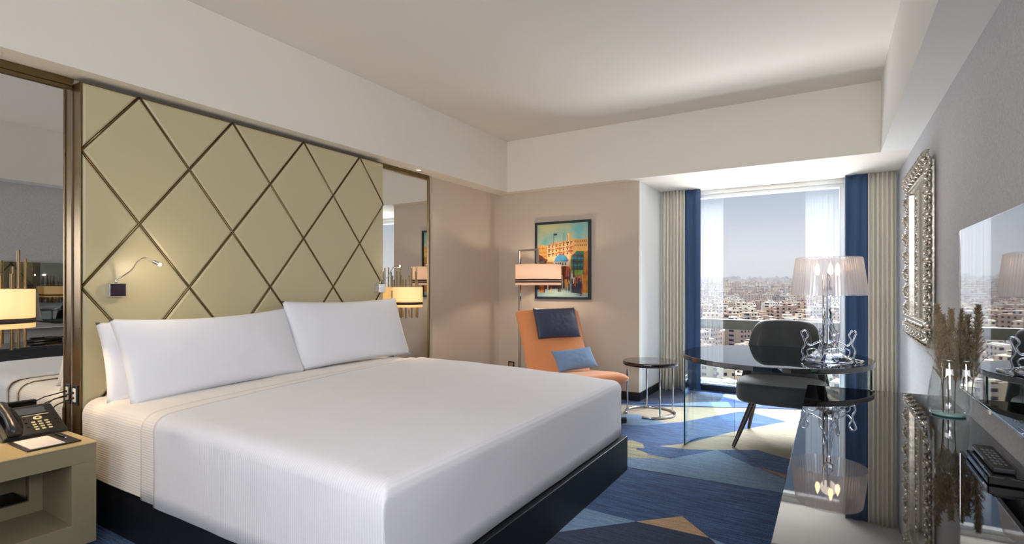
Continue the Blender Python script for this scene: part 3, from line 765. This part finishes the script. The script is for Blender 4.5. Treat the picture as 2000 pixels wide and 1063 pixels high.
A('yel', [(0, .32), (0, .70), (.12, .72), (.22, .70), (.30, .74), (.44, .73), (.52, .77), (.62, .75), (.72, .79), (.86, .77), (1, .78), (1, .05), (.85, .04), (.8, .3)])
A('cream', [(.20, .48), (.20, .70), (.40, .75), (.52, .73), (.70, .76), (.70, .62), (.6, .5), (.45, .45)])
A('cream', [(.58, .74), (.60, .86), (.645, .86), (.65, .76)]); A('yel', [(.64, .75), (.645, .88), (.67, .88), (.67, .75)])
for x, h in ((.33, .86), (.53, .87), (.60, .84)): AR('nav', x, .72, x + .008, h)
A('nav', [(.335, .84), (.40, .845), (.40, .865), (.335, .87)])
rn = random.Random(8)
for r_ in range(3):
    for c_ in range(7):
        AR('brn', .745 + c_ * .034, .735 - r_ * .055, .757 + c_ * .034, .762 - r_ * .055) if r_ < 2 else None
        x = .22 + c_ * .072
        AR(rn.choice(['red', 'brn', 'och']), x, .70 - r_ * .062 + c_ * .006, x + .05, .715 - r_ * .062 + c_ * .006)
        AR(rn.choice(['brn', 'nav', 'red']), x + .008, .672 - r_ * .062 + c_ * .006, x + .03, .695 - r_ * .062 + c_ * .006)
        AR(rn.choice(['red', 'brn']), .03 + c_ * .024, .655 - r_ * .055, .038 + c_ * .024, .68 - r_ * .055)
for k in range(16):
    x = .36 + rn.random() * .3; z = .55 + rn.random() * .13; AR(rn.choice(['red', 'och', 'cream']), x, z, x + .05, z + .014)
A('brn', [(.02, .50), (.03, .59), (.10, .56), (.17, .52), (.22, .51), (.19, .48), (.17, .44), (.05, .44)])
A('wht', [(.33, .42), (.33, .48), (.62, .48), (.66, .54), (.64, .42)])
A('blu', [(.35 + .0 , .48)] + [(.48 + .13 * math.cos(PI - PI * k / 12), .49 + .085 * math.sin(PI * k / 12)) for k in range(13)] + [(.61, .48)])
for k in range(5): AR('nav', .37 + k * .045, .43, .39 + k * .045, .47)
A('grn', [(.68, .34), (.68, .55), (.78, .62), (.92, .61), (.91, .30)])
for k in range(5): AR('blu' if k % 2 else 'nav', .70, .38 + k * .042, .90, .393 + k * .045)
for k in range(3): AR('nav', .72 + k * .065, .36, .735 + k * .065, .58)
A('lgr', [(.68, .28), (.69, .36), (.90, .36), (.89, .30), (.78, .26)])
A('och', [(.90, .06), (.92, .60), (.99, .62), (.99, .06)])
A('brn', [(.44, .22), (.44, .41), (.56, .42), (.66, .38), (.66, .22)]); A('prp', [(.0, .10), (.0, .42), (.3, .4), (.46, .36), (.5, .12)])
A('och', [(.05, .06), (.05, .2), (.16, .2), (.14, .06)]); A('red', [(.57, .27), (.58, .41), (.64, .41), (.65, .28)]); A('nav', [(.68, .06), (.70, .27), (.88, .25), (.88, .04)])
A('org', [(.53, .12), (.54, .24), (.64, .24), (.63, .14)])
for k in range(46):
    x = .04 + rn.random() * .86; z = .04 + rn.random() * .22; w_ = .012 + rn.random() * .022; h = .05 + rn.random() * .09
    A(rn.choice(['brn', 'nav', 'prp', 'och', 'wht', 'red', 'yel', 'brn', 'nav']), [(x, z), (x + w_, z + .01), (x + w_ * .8, z + h), (x + w_ * .2, z + h)])
AR('nav', .78, .025, .90, .03); AR('nav', .84, .018, .87, .035)
art.build('canvas', [pm[k] for k in keys], pt)
box('backing', M_blackm, PX0 + 0.005, PX1 - 0.005, 4.976, 4.995, PZ0 + 0.005, PZ1 - 0.005, pt)

# ------------------------------------------------------------------ side table
TC = (2.116, 4.504)
tb = thing('side_table', 'round black side table with chrome legs and open ring base', 'side table', (TC[0], TC[1], 0))
MB().lathe([(0.0, 0.0), (0.262, 0.0), (0.270, 0.008), (0.270, 0.032), (0.264, 0.040), (0.0, 0.040)], (TC[0], TC[1], 0.492), 64).build('tabletop', mat('dark_stained_gloss', (26, 18, 20), 0.12, coat=0.7), tb, smooth=True, angle=50)
rp = []
a0, a1 = R(-92), R(215)
for k in range(61):
    a = a0 + (a1 - a0) * k / 60; rp.append((TC[0] + 0.24 * math.cos(a), TC[1] + 0.24 * math.sin(a), 0.013))
MB().tube(rp, 0.011, 10).build('ring_base', M_chrome, tb, smooth=True)
for a in (R(205), R(115), R(-50), R(30)):
    MB().cyl((TC[0] + 0.225 * math.cos(a), TC[1] + 0.225 * math.sin(a), 0.02), 0.009, 0.475, 12).build('leg', M_chrome, tb, smooth=True, angle=40)

# ------------------------------------------------------------------ desk
DC = (3.289, 3.694); DR = (0.645, 0.678); DT = 0.76
dk = thing('desk', 'rounded black glass desk on curved clear glass legs by the window', 'desk', (DC[0], DC[1], 0))
def ell(rx, ry, n=72): return [(DC[0] + rx * math.cos(2 * PI * k / n), DC[1] + ry * math.sin(2 * PI * k / n)) for k in range(n)]
MB().prism(ell(*DR), DT - 0.035, DT).build('desktop', mat('desk_black_glass', (10, 16, 20), 0.012, ior=2.6), dk, bevel=0.004)
def curved_panel(pts, z0, z1, th=0.012):
    m = MB(); n = len(pts); v = []
    for i, p in enumerate(pts):
        a = Vector(pts[max(i - 1, 0)]); b = Vector(pts[min(i + 1, n - 1)]); t = (b - a).normalized(); nn = Vector((-t.y, t.x)) * th / 2
        for s in (1, -1):
            for z in (z0, z1): v.append((p[0] + s * nn.x, p[1] + s * nn.y, z))
    f = []; mi = []
    for i in range(n - 1):
        a = i * 4; b = a + 4
        f += [(a, b, b + 1, a + 1), (a + 2, a + 3, b + 3, b + 2), (a + 1, b + 1, b + 3, a + 3), (a, a + 2, b + 2, b)]
        mi += [0, 0, 1, 1]
    f += [(0, 1, 3, 2), ((n - 1) * 4, (n - 1) * 4 + 2, (n - 1) * 4 + 3, (n - 1) * 4 + 1)]; mi += [1, 1]
    m.add(v, f); m.m = mi; return m
def bez(a, b, c, n=20): return [((1 - t) ** 2 * a[0] + 2 * t * (1 - t) * b[0] + t * t * c[0], (1 - t) ** 2 * a[1] + 2 * t * (1 - t) * b[1] + t * t * c[1]) for t in [k / n for k in range(n + 1)]]
curved_panel(bez((2.662, 3.60), (2.67, 3.98), (2.965, 4.08)), 0.002, DT - 0.035).build('leg', [M_glass, M_gedge], dk, smooth=True, angle=40)
curved_panel(bez((3.905, 3.60), (3.90, 3.98), (3.63, 4.08)), 0.002, DT - 0.035).build('leg', [M_glass, M_gedge], dk, smooth=True, angle=40)

# desk chair
dc = thing('desk_chair', 'charcoal upholstered tub chair tucked behind the black desk', 'chair', (3.32, 4.22, 0))
def shell(u, v, off):
    # u around the back -1..1 , v height 0..1
    a = (2 * u - 1) * R(78)
    rx = 0.33 + off - 0.045 * v; ry = 0.36 + off
    x = 3.32 + rx * math.sin(a) * (1 - 0.06 * v)
    y = 4.30 + ry * (math.cos(a) - 0.12) + 0.06 * v
    edge = abs(2 * u - 1)
    top = 0.975 - 0.34 * max(0, (edge - 0.45) / 0.55) ** 2.6 - 0.008 * edge ** 2
    z = 0.40 + (top - 0.40) * v
    return (x, y, z)
m_ = MB(); n_u, n_v = 40, 14
m_.grid(lambda u, v: shell(u, v, 0), n_u, n_v)
m_.build('backrest', M_char, dc, smooth=True, solid=0.07, subsurf=2)
seatp = [(3.32 + 0.335 * math.copysign(abs(math.cos(a)) ** 0.6, math.cos(a)), 4.13 + 0.32 * math.copysign(abs(math.sin(a)) ** 0.6, math.sin(a))) for a in [2 * PI * k / 40 for k in range(40)]]
MB().prism(seatp, 0.34, 0.50).build('seat', M_char, dc, smooth=True, bevel=0.035, seg=4, angle=50)
for (bx_, by_, tx_, ty_) in ((3.005, 3.755, 3.13, 3.90), (3.62, 3.755, 3.51, 3.90), (3.035, 4.44, 3.11, 4.33), (3.60, 4.44, 3.53, 4.33)):
    MB().tube([(bx_, by_, 0.006), (tx_, ty_, 0.35)], 0.014, 12, r_end=0.024).build('leg', M_wood, dc, smooth=True, angle=50)

# ------------------------------------------------------------------ clear lamp on the desk
LX, LY, LZ = 3.655, 3.47, 0.76
lp = thing('table_lamp', 'clear baroque table lamp with ribbed transparent shade on the desk', 'table lamp', (LX, LY, LZ))
s_ = MB(); s_.cap = False
shd = s_.lathe([(0.230, 0.462), (0.222, 0.53), (0.208, 0.645), (0.199, 0.712), (0.192, 0.720)], (LX, LY, LZ), 144, ribs=1, amp=0.0016).build('lamp_shade', M_shadep, lp, smooth=False)
s_ = MB(); s_.cap = False; s_.lathe([(0.192, 0.720), (0.184, 0.722)], (LX, LY, LZ), 72).build('shade_rim', M_poly, shd, smooth=True)
def spline(P, m=8):
    P = [Vector(p) for p in P]; C = []
    for i in range(len(P) - 1):
        p0 = P[max(i - 1, 0)]; p1 = P[i]; p2 = P[i + 1]; p3 = P[min(i + 2, len(P) - 1)]
        for k in range(m):
            u = k / m
            C.append(0.5 * ((2 * p1) + (-p0 + p2) * u + (2 * p0 - 5 * p1 + 4 * p2 - p3) * u * u + (-p0 + 3 * p1 - 3 * p2 + p3) * u ** 3))
    C.append(P[-1]); return C
M_polyg = mat('polycarbonate_solid', (240, 244, 255), 0.02); M_polyg.node_tree.nodes['Principled BSDF'].inputs['Transmission Weight'].default_value = 1.0
M_polyg.node_tree.nodes['Principled BSDF'].inputs['IOR'].default_value = 1.35
scroll = spline([(0.020, 0.30), (0.03, 0.24), (0.06, 0.19), (0.045, 0.155), (0.085, 0.13), (0.125, 0.115), (0.15, 0.15), (0.135, 0.185), (0.155, 0.215), (0.18, 0.205), (0.165, 0.16), (0.155, 0.12), (0.175, 0.08), (0.165, 0.035), (0.18, 0.010)], 6)
curl = spline([(0.06, 0.07), (0.10, 0.095), (0.14, 0.08), (0.13, 0.045), (0.10, 0.05), (0.105, 0.07)], 6)
low = spline([(0.02, 0.05), (0.07, 0.055), (0.11, 0.03), (0.165, 0.02)], 5)
for k in range(4):
    a = R(20) + k * PI / 2
    rib = MB()
    for cv, rr in ((scroll, 0.0062), (curl, 0.0045), (low, 0.006)):
        rib.tube([(LX + p.x * 0.95 * math.cos(a), LY + p.x * 0.95 * math.sin(a), LZ + p.y + 0.002) for p in cv], rr, 8)
    rib.build('scroll_arm', M_polyg, lp, smooth=True)
m_ = MB()
m_.lathe([(0.0, 0.0), (0.13, 0.0), (0.155, 0.012), (0.15, 0.03), (0.10, 0.045), (0.085, 0.065), (0.06, 0.085), (0.03, 0.10), (0.022, 0.13)], (LX, LY, LZ + 0.004), 48, ribs=1, amp=0.004).build('foot', M_polyg, lp, smooth=True)
m_ = MB()
prof_ = [(0.024, 0.13), (0.034, 0.16), (0.020, 0.19), (0.032, 0.215), (0.018, 0.24), (0.030, 0.27), (0.020, 0.30), (0.026, 0.33), (0.015, 0.36), (0.014, 0.45), (0.028, 0.46), (0.028, 0.50), (0.012, 0.52), (0.010, 0.62)]
m_.lathe(prof_, (LX, LY, LZ), 24).build('stem', M_polyg, lp, smooth=True)
MB().tube([(LX - 0.03, LY - 0.02, LZ + 0.03), (LX - 0.03, LY - 0.02, LZ + 0.60)], 0.006, 8).build('rod', M_chrome, lp, smooth=True)
for k in range(3):
    a = R(40) + k * 2 * PI / 3
    bx_, by_ = LX + 0.07 * math.cos(a), LY + 0.07 * math.sin(a)
    bh = MB().tube([(LX, LY, LZ + 0.56), (bx_, by_, LZ + 0.56), (bx_, by_, LZ + 0.60)], 0.006, 8).build('bulb_holder', M_poly, lp, smooth=True)
    b_ = MB(); b_.lathe([(0.0, 0.60), (0.010, 0.605), (0.016, 0.63), (0.010, 0.66), (0.0, 0.685)], (bx_, by_, LZ), 12).build('bulb', M_bulb, bh, smooth=True)
light('table_lamp_light', 'POINT', (LX, LY, LZ + 0.62), 0.35, WARM, 0.05)
cabl = spline([(LX + 0.16, LY + 0.0, LZ + 0.008), (LX + 0.20, LY + 0.09, LZ + 0.007), (LX + 0.19, LY + 0.17, LZ + 0.007), (LX + 0.08, LY + 0.20, LZ + 0.007), (LX + 0.03, LY + 0.12, LZ + 0.007)], 8)
MB().tube(cabl, 0.0035, 8).tube([cabl[5], cabl[10]], 0.008, 10).build('power_cord', M_white, lp, smooth=True)

# ------------------------------------------------------------------ console
CZ = 0.64
cs = thing('console', 'long gloss black console running along the grey wallpapered wall', 'console', (3.9, 1.3, 0))
box('top', M_gloss, 3.538, X1 - 0.004, -1.2, 3.20, CZ - 0.03, CZ, cs, 0.0015)
m_ = MB(); m_.box(3.60, X1 - 0.01, -1.15, 3.07, 0.22, CZ - 0.03); m_.build('cabinet', M_gloss, cs, bevel=0.002)
for y in (-1.1, 0.95, 2.98): box('support', M_gloss, 3.63, X1 - 0.03, y, y + 0.05, 0.0, 0.22, cs)
for k in range(3):
    box('door', M_gloss, 3.592, 3.60, -1.13 + k * 1.40, -1.13 + k * 1.40 + 1.385, 0.235, CZ - 0.045, cs, 0.001)

# TV
tv = thing('television', 'flat wall television reflecting the window, above the console', 'television', (4.24, 1.92, 0.80))
TY0, TY1, TZ0, TZ1 = 1.27, 2.556, 0.800, 1.552
box('screen', M_tv, 4.204, 4.212, TY0, TY1, TZ0, TZ1, tv)
box('housing', M_blackm, 4.212, X1 - 0.001, TY0 + 0.04, TY1 - 0.04, TZ0 + 0.04, TZ1 - 0.04, tv)
m_ = MB(); m_.box(4.202, 4.216, TY0, TY1, TZ0 - 0.007, TZ0); m_.box(4.203, 4.216, TY0, TY1, TZ1, TZ1 + 0.003); m_.box(4.203, 4.216, TY1, TY1 + 0.003, TZ0 - 0.007, TZ1); m_.box(4.203, 4.216, TY0 - 0.003, TY0, TZ0 - 0.007, TZ1)
m_.build('bezel', M_chrome, tv)
box('sensor_tab', M_white, 4.198, 4.204, 1.98, 2.01, TZ0 - 0.016, TZ0 - 0.004, tv)

# remotes / boxes on console
bx1 = thing('media_box', 'low gloss black box on the console below the television', 'box', (4.16, 1.68, CZ))
box('casing', M_gloss, 4.105, 4.215, 1.52, 1.84, CZ + 0.001, CZ + 0.030, bx1, 0.004)
box('trim_strip', M_chrome, 4.1035, 4.105, 1.58, 1.80, CZ + 0.010, CZ + 0.016, bx1)
rm = thing('remote_control', 'black remote control lying on the low black box', 'remote control', (4.16, 1.68, CZ + 0.032))
box('casing', M_blackm, 4.125, 4.185, 1.56, 1.86, CZ + 0.0315, CZ + 0.050, rm, 0.005)
m_ = MB()
for i in range(6):
    for j in range(3): m_.box(4.137 + j * 0.013, 4.145 + j * 0.013, 1.60 + i * 0.035, 1.616 + i * 0.035, CZ + 0.050, CZ + 0.052)
m_.build('button_grid', mat('grey_buttons', (90, 90, 90), 0.4), rm)
box('chrome_edge', M_chrome, 4.1235, 4.1255, 1.68, 1.84, CZ + 0.040, CZ + 0.046, rm)

# vase
VX, VY = 4.172, 2.64
vs_ = thing('glass_vase', 'clear glass vase tapering upward, standing on the console', 'vase', (VX, VY, CZ))
m_ = MB(); m_.cap = False
m_.lathe([(0.0, 0.012), (0.06, 0.012), (0.074, 0.02), (0.081, 0.045), (0.079, 0.10), (0.070, 0.17), (0.060, 0.23), (0.052, 0.275), (0.053, 0.297), (0.056, 0.297), (0.055, 0.275), (0.063, 0.23), (0.073, 0.17), (0.082, 0.10), (0.084, 0.045), (0.077, 0.012), (0.067, 0.001), (0.0, 0.001)], (VX, VY, CZ), 56).build('vase_body', M_vase, vs_, smooth=True)
m_ = MB(); m_.lathe([(0.0, 0.0025), (0.064, 0.0025), (0.071, 0.010), (0.0, 0.0115)], (VX, VY, CZ), 40).build('thick_base', mat('aqua_glass_base', (150, 205, 196), 0.1, spec=0.8), vs_, smooth=True)
def plume(label, bx_, by_, tx_, ty_, h, seed, w=0.030):
    rn = random.Random(seed)
    t = thing('pampas_stem', label, 'dried grass', (bx_, by_, CZ + 0.013))
    m_ = MB(); p0 = Vector((bx_, by_, CZ + 0.013)); p1 = Vector((tx_, ty_, CZ + h))
    P = [p0.lerp(p1, k / 10) + Vector((0.004 * math.sin(k * .5 + seed), 0.004 * math.cos(k * .4), 0)) for k in range(11)]
    m_.tube(P, 0.0022, 6).build('stalk', M_stem, t, smooth=True)
    m_ = MB()
    for k in range(125):
        s = 0.30 + 0.68 * (k / 125) ** 0.85; i = min(9, int(s * 10)); c = P[i].lerp(P[i + 1], s * 10 - i)
        a = k * 2.4 + rn.uniform(-.4, .4); d = Vector((math.cos(a), math.sin(a), 0))
        bl = w * 3.2 * max(0.08, 1.02 - s) ** 0.75 * (0.55 + 0.6 * rn.random()) * (0.6 if s < 0.38 else 1)
        axis = (d * rn.uniform(0.42, 0.75) + Vector((0, 0, 1))).normalized()
        for j in range(80):
            u = rn.random(); p_ = c + axis * bl * u + d * 0.004 * u * u
            e = p_ + Vector((rn.uniform(-1, 1), rn.uniform(-1, 1), rn.uniform(0.1, 1.5))) * 0.010
            q = Vector((rn.uniform(-1, 1), rn.uniform(-1, 1), 0)).normalized() * 0.0012
            m_.add([p_ - q, p_ + q, e], [(0, 1, 2)])
    m_.build('plume', M_plume, t)
plume('tan pampas plume leaning left in the glass vase', VX - 0.025, VY - 0.01, VX - 0.045, VY - 0.02, 0.555, 1, 0.034)
plume('tallest of the dried plumes, straight up in the vase centre', VX + 0.0, VY + 0.02, VX + 0.012, VY + 0.015, 0.53, 2, 0.036)
plume('shorter tan plume nearest the television in the glass vase', VX + 0.022, VY - 0.015, VX + 0.045, VY - 0.02, 0.51, 3, 0.030)
plume('bushy pampas plume at the back of the glass vase', VX - 0.01, VY + 0.03, VX - 0.02, VY + 0.045, 0.50, 4, 0.034)

# ornate mirror
om = thing('ornate_mirror', 'silver carved baroque mirror on the grey wall beyond the television', 'mirror', (X1, 4.26, 0.88))
OY0, OY1, OZ0, OZ1 = 3.62, 4.90, 0.90, 2.175
iy0, iy1, iz0, iz1 = 3.78, 4.74, 1.03, 2.045
box('mirror_glass', M_mirror, X1 - 0.016, X1 - 0.012, iy0 - 0.01, iy1 + 0.01, iz0 - 0.01, iz1 + 0.01, om)
m_ = MB()
def rect_mould(y0, y1, z0, z1, w, x0, x1, mb):
    mb.box(x0, x1, y0 - w, y1 + w, z0 - w, z0); mb.box(x0, x1, y0 - w, y1 + w, z1, z1 + w); mb.box(x0, x1, y0 - w, y0, z0, z1); mb.box(x0, x1, y1, y1 + w, z0, z1)
rect_mould(iy0, iy1, iz0, iz1, 0.022, X1 - 0.038, X1 - 0.001, m_)
rect_mould(iy0 - 0.022, iy1 + 0.022, iz0 - 0.022, iz1 + 0.022, 0.020, X1 - 0.030, X1 - 0.001, m_)
rect_mould(iy0 - 0.042, iy1 + 0.042, iz0 - 0.042, iz1 + 0.042, 0.045, X1 - 0.022, X1 - 0.001, m_)
m_.build('moulding', M_silver, om, bevel=0.006, seg=3)
m_ = MB()
def beadline(a, b, n):
    for k in range(n):
        t = (k + .5) / n; m_.sphere((X1 - 0.034, a[0] + (b[0] - a[0]) * t, a[1] + (b[1] - a[1]) * t), 0.0085, 4)
e_ = 0.033
beadline((iy0 - e_, iz0 - e_), (iy1 + e_, iz0 - e_), 48); beadline((iy0 - e_, iz1 + e_), (iy1 + e_, iz1 + e_), 48)
beadline((iy0 - e_, iz0 - e_), (iy0 - e_, iz1 + e_), 50); beadline((iy1 + e_, iz0 - e_), (iy1 + e_, iz1 + e_), 50)
m_.build('beading', M_silver, om, smooth=True)
m_ = MB(); rn = random.Random(5)
def leaf(y, z, ang, L_, w_, h_):
    # curled acanthus leaf lying on the wall, tip lifting
    n = 6; v = []; f = []
    for i in range(n + 1):
        s = i / n; ww = w_ * math.sin(PI * min(1, 0.15 + s * 0.85)) * (1 + 0.25 * (i % 2)); lift = 0.012 + h_ * math.sin(s * PI * 0.85); cur = ang + s * 1.1
        py = y + math.cos(ang + s * 0.5) * L_ * s; pz = z + math.sin(ang + s * 0.5) * L_ * s
        qy, qz = -math.sin(cur), math.cos(cur)
        for b, hh in ((-1, 0), (-0.5, .7), (0, 1), (0.5, .7), (1, 0)):
            v.append((X1 - 0.012 - lift * (0.35 + 0.65 * hh), py + qy * ww * b, pz + qz * ww * b))
    for i in range(n):
        for k in range(4): f.append((i * 5 + k, i * 5 + k + 1, (i + 1) * 5 + k + 1, (i + 1) * 5 + k))
    m_.add(v, f)
def curlring(y, z, r, sgn, h):
    P = []
    for k in range(22):
        a = sgn * k * 0.42; rr = r * (1 - k / 26); P.append((X1 - 0.025 - h * k / 22, y + rr * math.cos(a), z + rr * math.sin(a)))
    m_.tube(P, 0.008, 6, r_end=0.011)
ex = 0.088
def side(a, b, outang, n):
    for k in range(n):
        t = (k + .5) / n; y = a[0] + (b[0] - a[0]) * t; z = a[1] + (b[1] - a[1]) * t
        s = 1 if k % 2 else -1
        leaf(y, z, outang + s * 0.7, 0.075, 0.020, 0.050)
        leaf(y, z, outang + PI + s * 0.6, 0.045, 0.015, 0.04)
        curlring(y + 0.018 * math.cos(outang), z + 0.018 * math.sin(outang), 0.034, s, 0.035)
side((iy0 - ex, iz0 - ex), (iy1 + ex, iz0 - ex), -PI / 2, 15); side((iy0 - ex, iz1 + ex), (iy1 + ex, iz1 + ex), PI / 2, 15)
side((iy0 - ex, iz0 - ex), (iy0 - ex, iz1 + ex), PI, 16); side((iy1 + ex, iz0 - ex), (iy1 + ex, iz1 + ex), 0, 16)
m_.build('carved_scrollwork', M_silver, om, smooth=True, solid=0.003)

# ------------------------------------------------------------------ city outside
def city_mat(name, per_object):
    m = bpy.data.materials.new(name); m.use_nodes = True; n = m.node_tree.nodes; L = m.node_tree.links; b = n['Principled BSDF']; b.inputs['Roughness'].default_value = 0.9
    if per_object: src = n.new('ShaderNodeObjectInfo').outputs['Random']
    else: src = n.new('ShaderNodeNewGeometry').outputs['Random Per Island']
    r = n.new('ShaderNodeValToRGB'); r.color_ramp.interpolation = 'CONSTANT'
    cols = [(0, (244, 230, 208)), (.22, (226, 204, 182)), (.4, (248, 242, 232)), (.58, (206, 184, 168)), (.72, (246, 234, 216)), (.86, (168, 160, 160)), (.94, (214, 188, 170))]
    r.color_ramp.elements[0].color = (*lin(cols[0][1]), 1); r.color_ramp.elements[1].position = cols[1][0]; r.color_ramp.elements[1].color = (*lin(cols[1][1]), 1)
    for p_, c_ in cols[2:]:
        e = r.color_ramp.elements.new(p_); e.color = (*lin(c_), 1)
    L.new(src, r.inputs[0])
    g = n.new('ShaderNodeNewGeometry'); sp = n.new('ShaderNodeSeparateXYZ'); L.new(g.outputs['Position'], sp.inputs[0]); sn = n.new('ShaderNodeSeparateXYZ'); L.new(g.outputs['Normal'], sn.inputs[0])
    def M(op, a, b_=None, c=None):
        q = n.new('ShaderNodeMath'); q.operation = op
        for i, x in enumerate((a, b_, c)):
            if x is None: continue
            if isinstance(x, (int, float)): q.inputs[i].default_value = x
            else: L.new(x, q.inputs[i])
        return q.outputs[0]
    h = M('ADD', sp.outputs[0], M('MULTIPLY', sp.outputs[1], 0.83))
    fx = M('FRACT', M('DIVIDE', h, 4.2)); fz = M('FRACT', M('DIVIDE', sp.outputs[2], 3.4))
    wx = M('MULTIPLY', M('GREATER_THAN', fx, 0.3), M('LESS_THAN', fx, 0.72)); wz = M('MULTIPLY', M('GREATER_THAN', fz, 0.35), M('LESS_THAN', fz, 0.8))
    wl = M('LESS_THAN', M('ABSOLUTE', sn.outputs[2]), 0.3)
    k = M('MULTIPLY', M('MULTIPLY', wx, wz), wl)
    mx = n.new('ShaderNodeMix'); mx.data_type = 'RGBA'; L.new(k, mx.inputs['Factor']); L.new(r.outputs[0], mx.inputs['A']); mx.inputs['B'].default_value = (*lin((70, 66, 84)), 1)
    L.new(mx.outputs['Result'], b.inputs['Base Color'])
    return m
M_city = city_mat('pale_stone_facade', True); M_cityf = city_mat('distant_stone_facade', False)
M_ground = mat('dusty_hillside', (176, 158, 146), 0.95, var=0.5, vscale=0.03, col2=(112, 110, 100))
def terr(x, y):
    d = math.hypot(x, y)
    z = -52 + 50 * min(1, max(0, (d - 250) / 2600)) ** 1.0
    z += 14 * noise.noise(Vector((x / 420, y / 420, 2))) + 5 * noise.noise(Vector((x / 120, y / 120, 5)))
    if d > 2300: z += 20 * (0.5 + noise.noise(Vector((x / 700, y / 700, 8)))) * min(1, (d - 2300) / 700)
    return z
g = MB(); NU, NV = 70, 80
def gf(u, v):
    d = 90 + 3900 * v ** 1.7; a = -0.95 + 1.75 * u; x = d * math.sin(a); y = d * math.cos(a); return (x, y, terr(x, y))
g.grid(gf, NU, NV)
tag(g.build('city_hillside', M_ground, smooth=True), 'dusty hills carrying the city, seen far below through the window', 'hillside')
protos = []
def proto_building(kind):
    m_ = MB()
    if kind == 0: m_.box(-.5, .5, -.5, .5, -1.2, 1.0).box(-.42, .42, -.42, .42, 1.0, 1.03).box(-.2, .1, -.1, .25, 1.0, 1.16)
    elif kind == 1: m_.box(-.5, .1, -.5, .5, -1.2, 1.0).box(.1, .5, -.35, .5, -1.2, .8).box(-.35, -.1, 0, .3, 1.0, 1.14).box(.2, .35, .1, .3, .8, .9)
    elif kind == 2: m_.box(-.5, .5, -.4, .4, -1.2, 1.0).box(-.56, -.5, -.3, .0, -.2, .9).box(.0, .35, -.46, -.4, -.2, .95).box(.1, .4, -.1, .2, 1.0, 1.2)
    else: m_.box(-.5, .5, -.5, .5, -1.2, .7).box(-.3, .5, -.5, .2, .7, 1.0).box(-.05, .15, -.2, .0, 1.0, 1.12)
    return m_
rn = random.Random(21)
spots = []
d = 215.0
while d < 3300:
    sp_ = 15 + d * 0.009
    a = -0.62
    while a < 0.42:
        dd = d + rn.uniform(-.35, .35) * sp_; aa = a + rn.uniform(-.3, .3) * sp_ / d
        if rn.random() < 0.9: spots.append((dd, aa))
        a += sp_ / d * rn.uniform(0.9, 1.5)
    d += sp_ * 0.95
# those seen through the glass straight from the room, nearest first
near = sorted([s for s in spots if -0.215 < s[1] < 0.03])[:300]
ns_ = set(near)
first = {}
for (dd, aa) in near:
    x = dd * math.sin(aa) + 3.4; y = dd * math.cos(aa); k = rn.randrange(4)
    if k not in first:
        o = proto_building(k).build('apartment_building', M_city); first[k] = o
    else:
        o = first[k].copy(); COL.objects.link(o)
    w_ = rn.uniform(10, 19); h = rn.uniform(8, 19)
    o.scale = (w_, rn.uniform(10, 17), h); o.location = (x, y, terr(x, y) + 1); o.rotation_euler = (0, 0, rn.choice([0.2, -0.3, 0.5, 0.9]) + rn.uniform(-.1, .1))
    tag(o, 'pale flat-roofed apartment block in the hillside city beyond the window', 'building', 'apartment blocks of the city outside the window')
far = MB()
for (dd, aa) in spots:
    if (dd, aa) in ns_: continue
    x = dd * math.sin(aa) + 3.4; y = dd * math.cos(aa); k = rn.randrange(4)
    sc = 1 + dd / 4200
    Mt = Matrix.Translation((x, y, terr(x, y) + 1)) @ Matrix.Rotation(rn.choice([0.2, -0.3, 0.5, 0.9]) + rn.uniform(-.1, .1), 4, 'Z') @ Matrix.Diagonal((rn.uniform(10, 19) * sc, rn.uniform(10, 17) * sc, rn.uniform(8, 20) * sc, 1))
    p_ = proto_building(k); far.add(p_.v, p_.f, 0, Mt)
o = tag(far.build('distant_city_buildings', M_cityf), 'countless small pale buildings covering the far hills beyond the window', 'buildings'); o['kind'] = 'stuff'
# hazy air over the city
hz_m = bpy.data.materials.new('city_haze'); hz_m.use_nodes = True; hn = hz_m.node_tree.nodes; hn.clear()
ho = hn.new('ShaderNodeOutputMaterial'); hv = hn.new('ShaderNodeVolumeScatter'); hv.inputs['Density'].default_value = 0.00042; hv.inputs['Color'].default_value = (0.90, 0.90, 1.0, 1)
hz_m.node_tree.links.new(hv.outputs[0], ho.inputs['Volume'])
hz = MB().box(-3600, 3600, 620, 4400, -160, 150).build('haze', hz_m)
tag(hz, 'pale dusty haze hanging over the distant city', 'haze'); hz['kind'] = 'stuff'
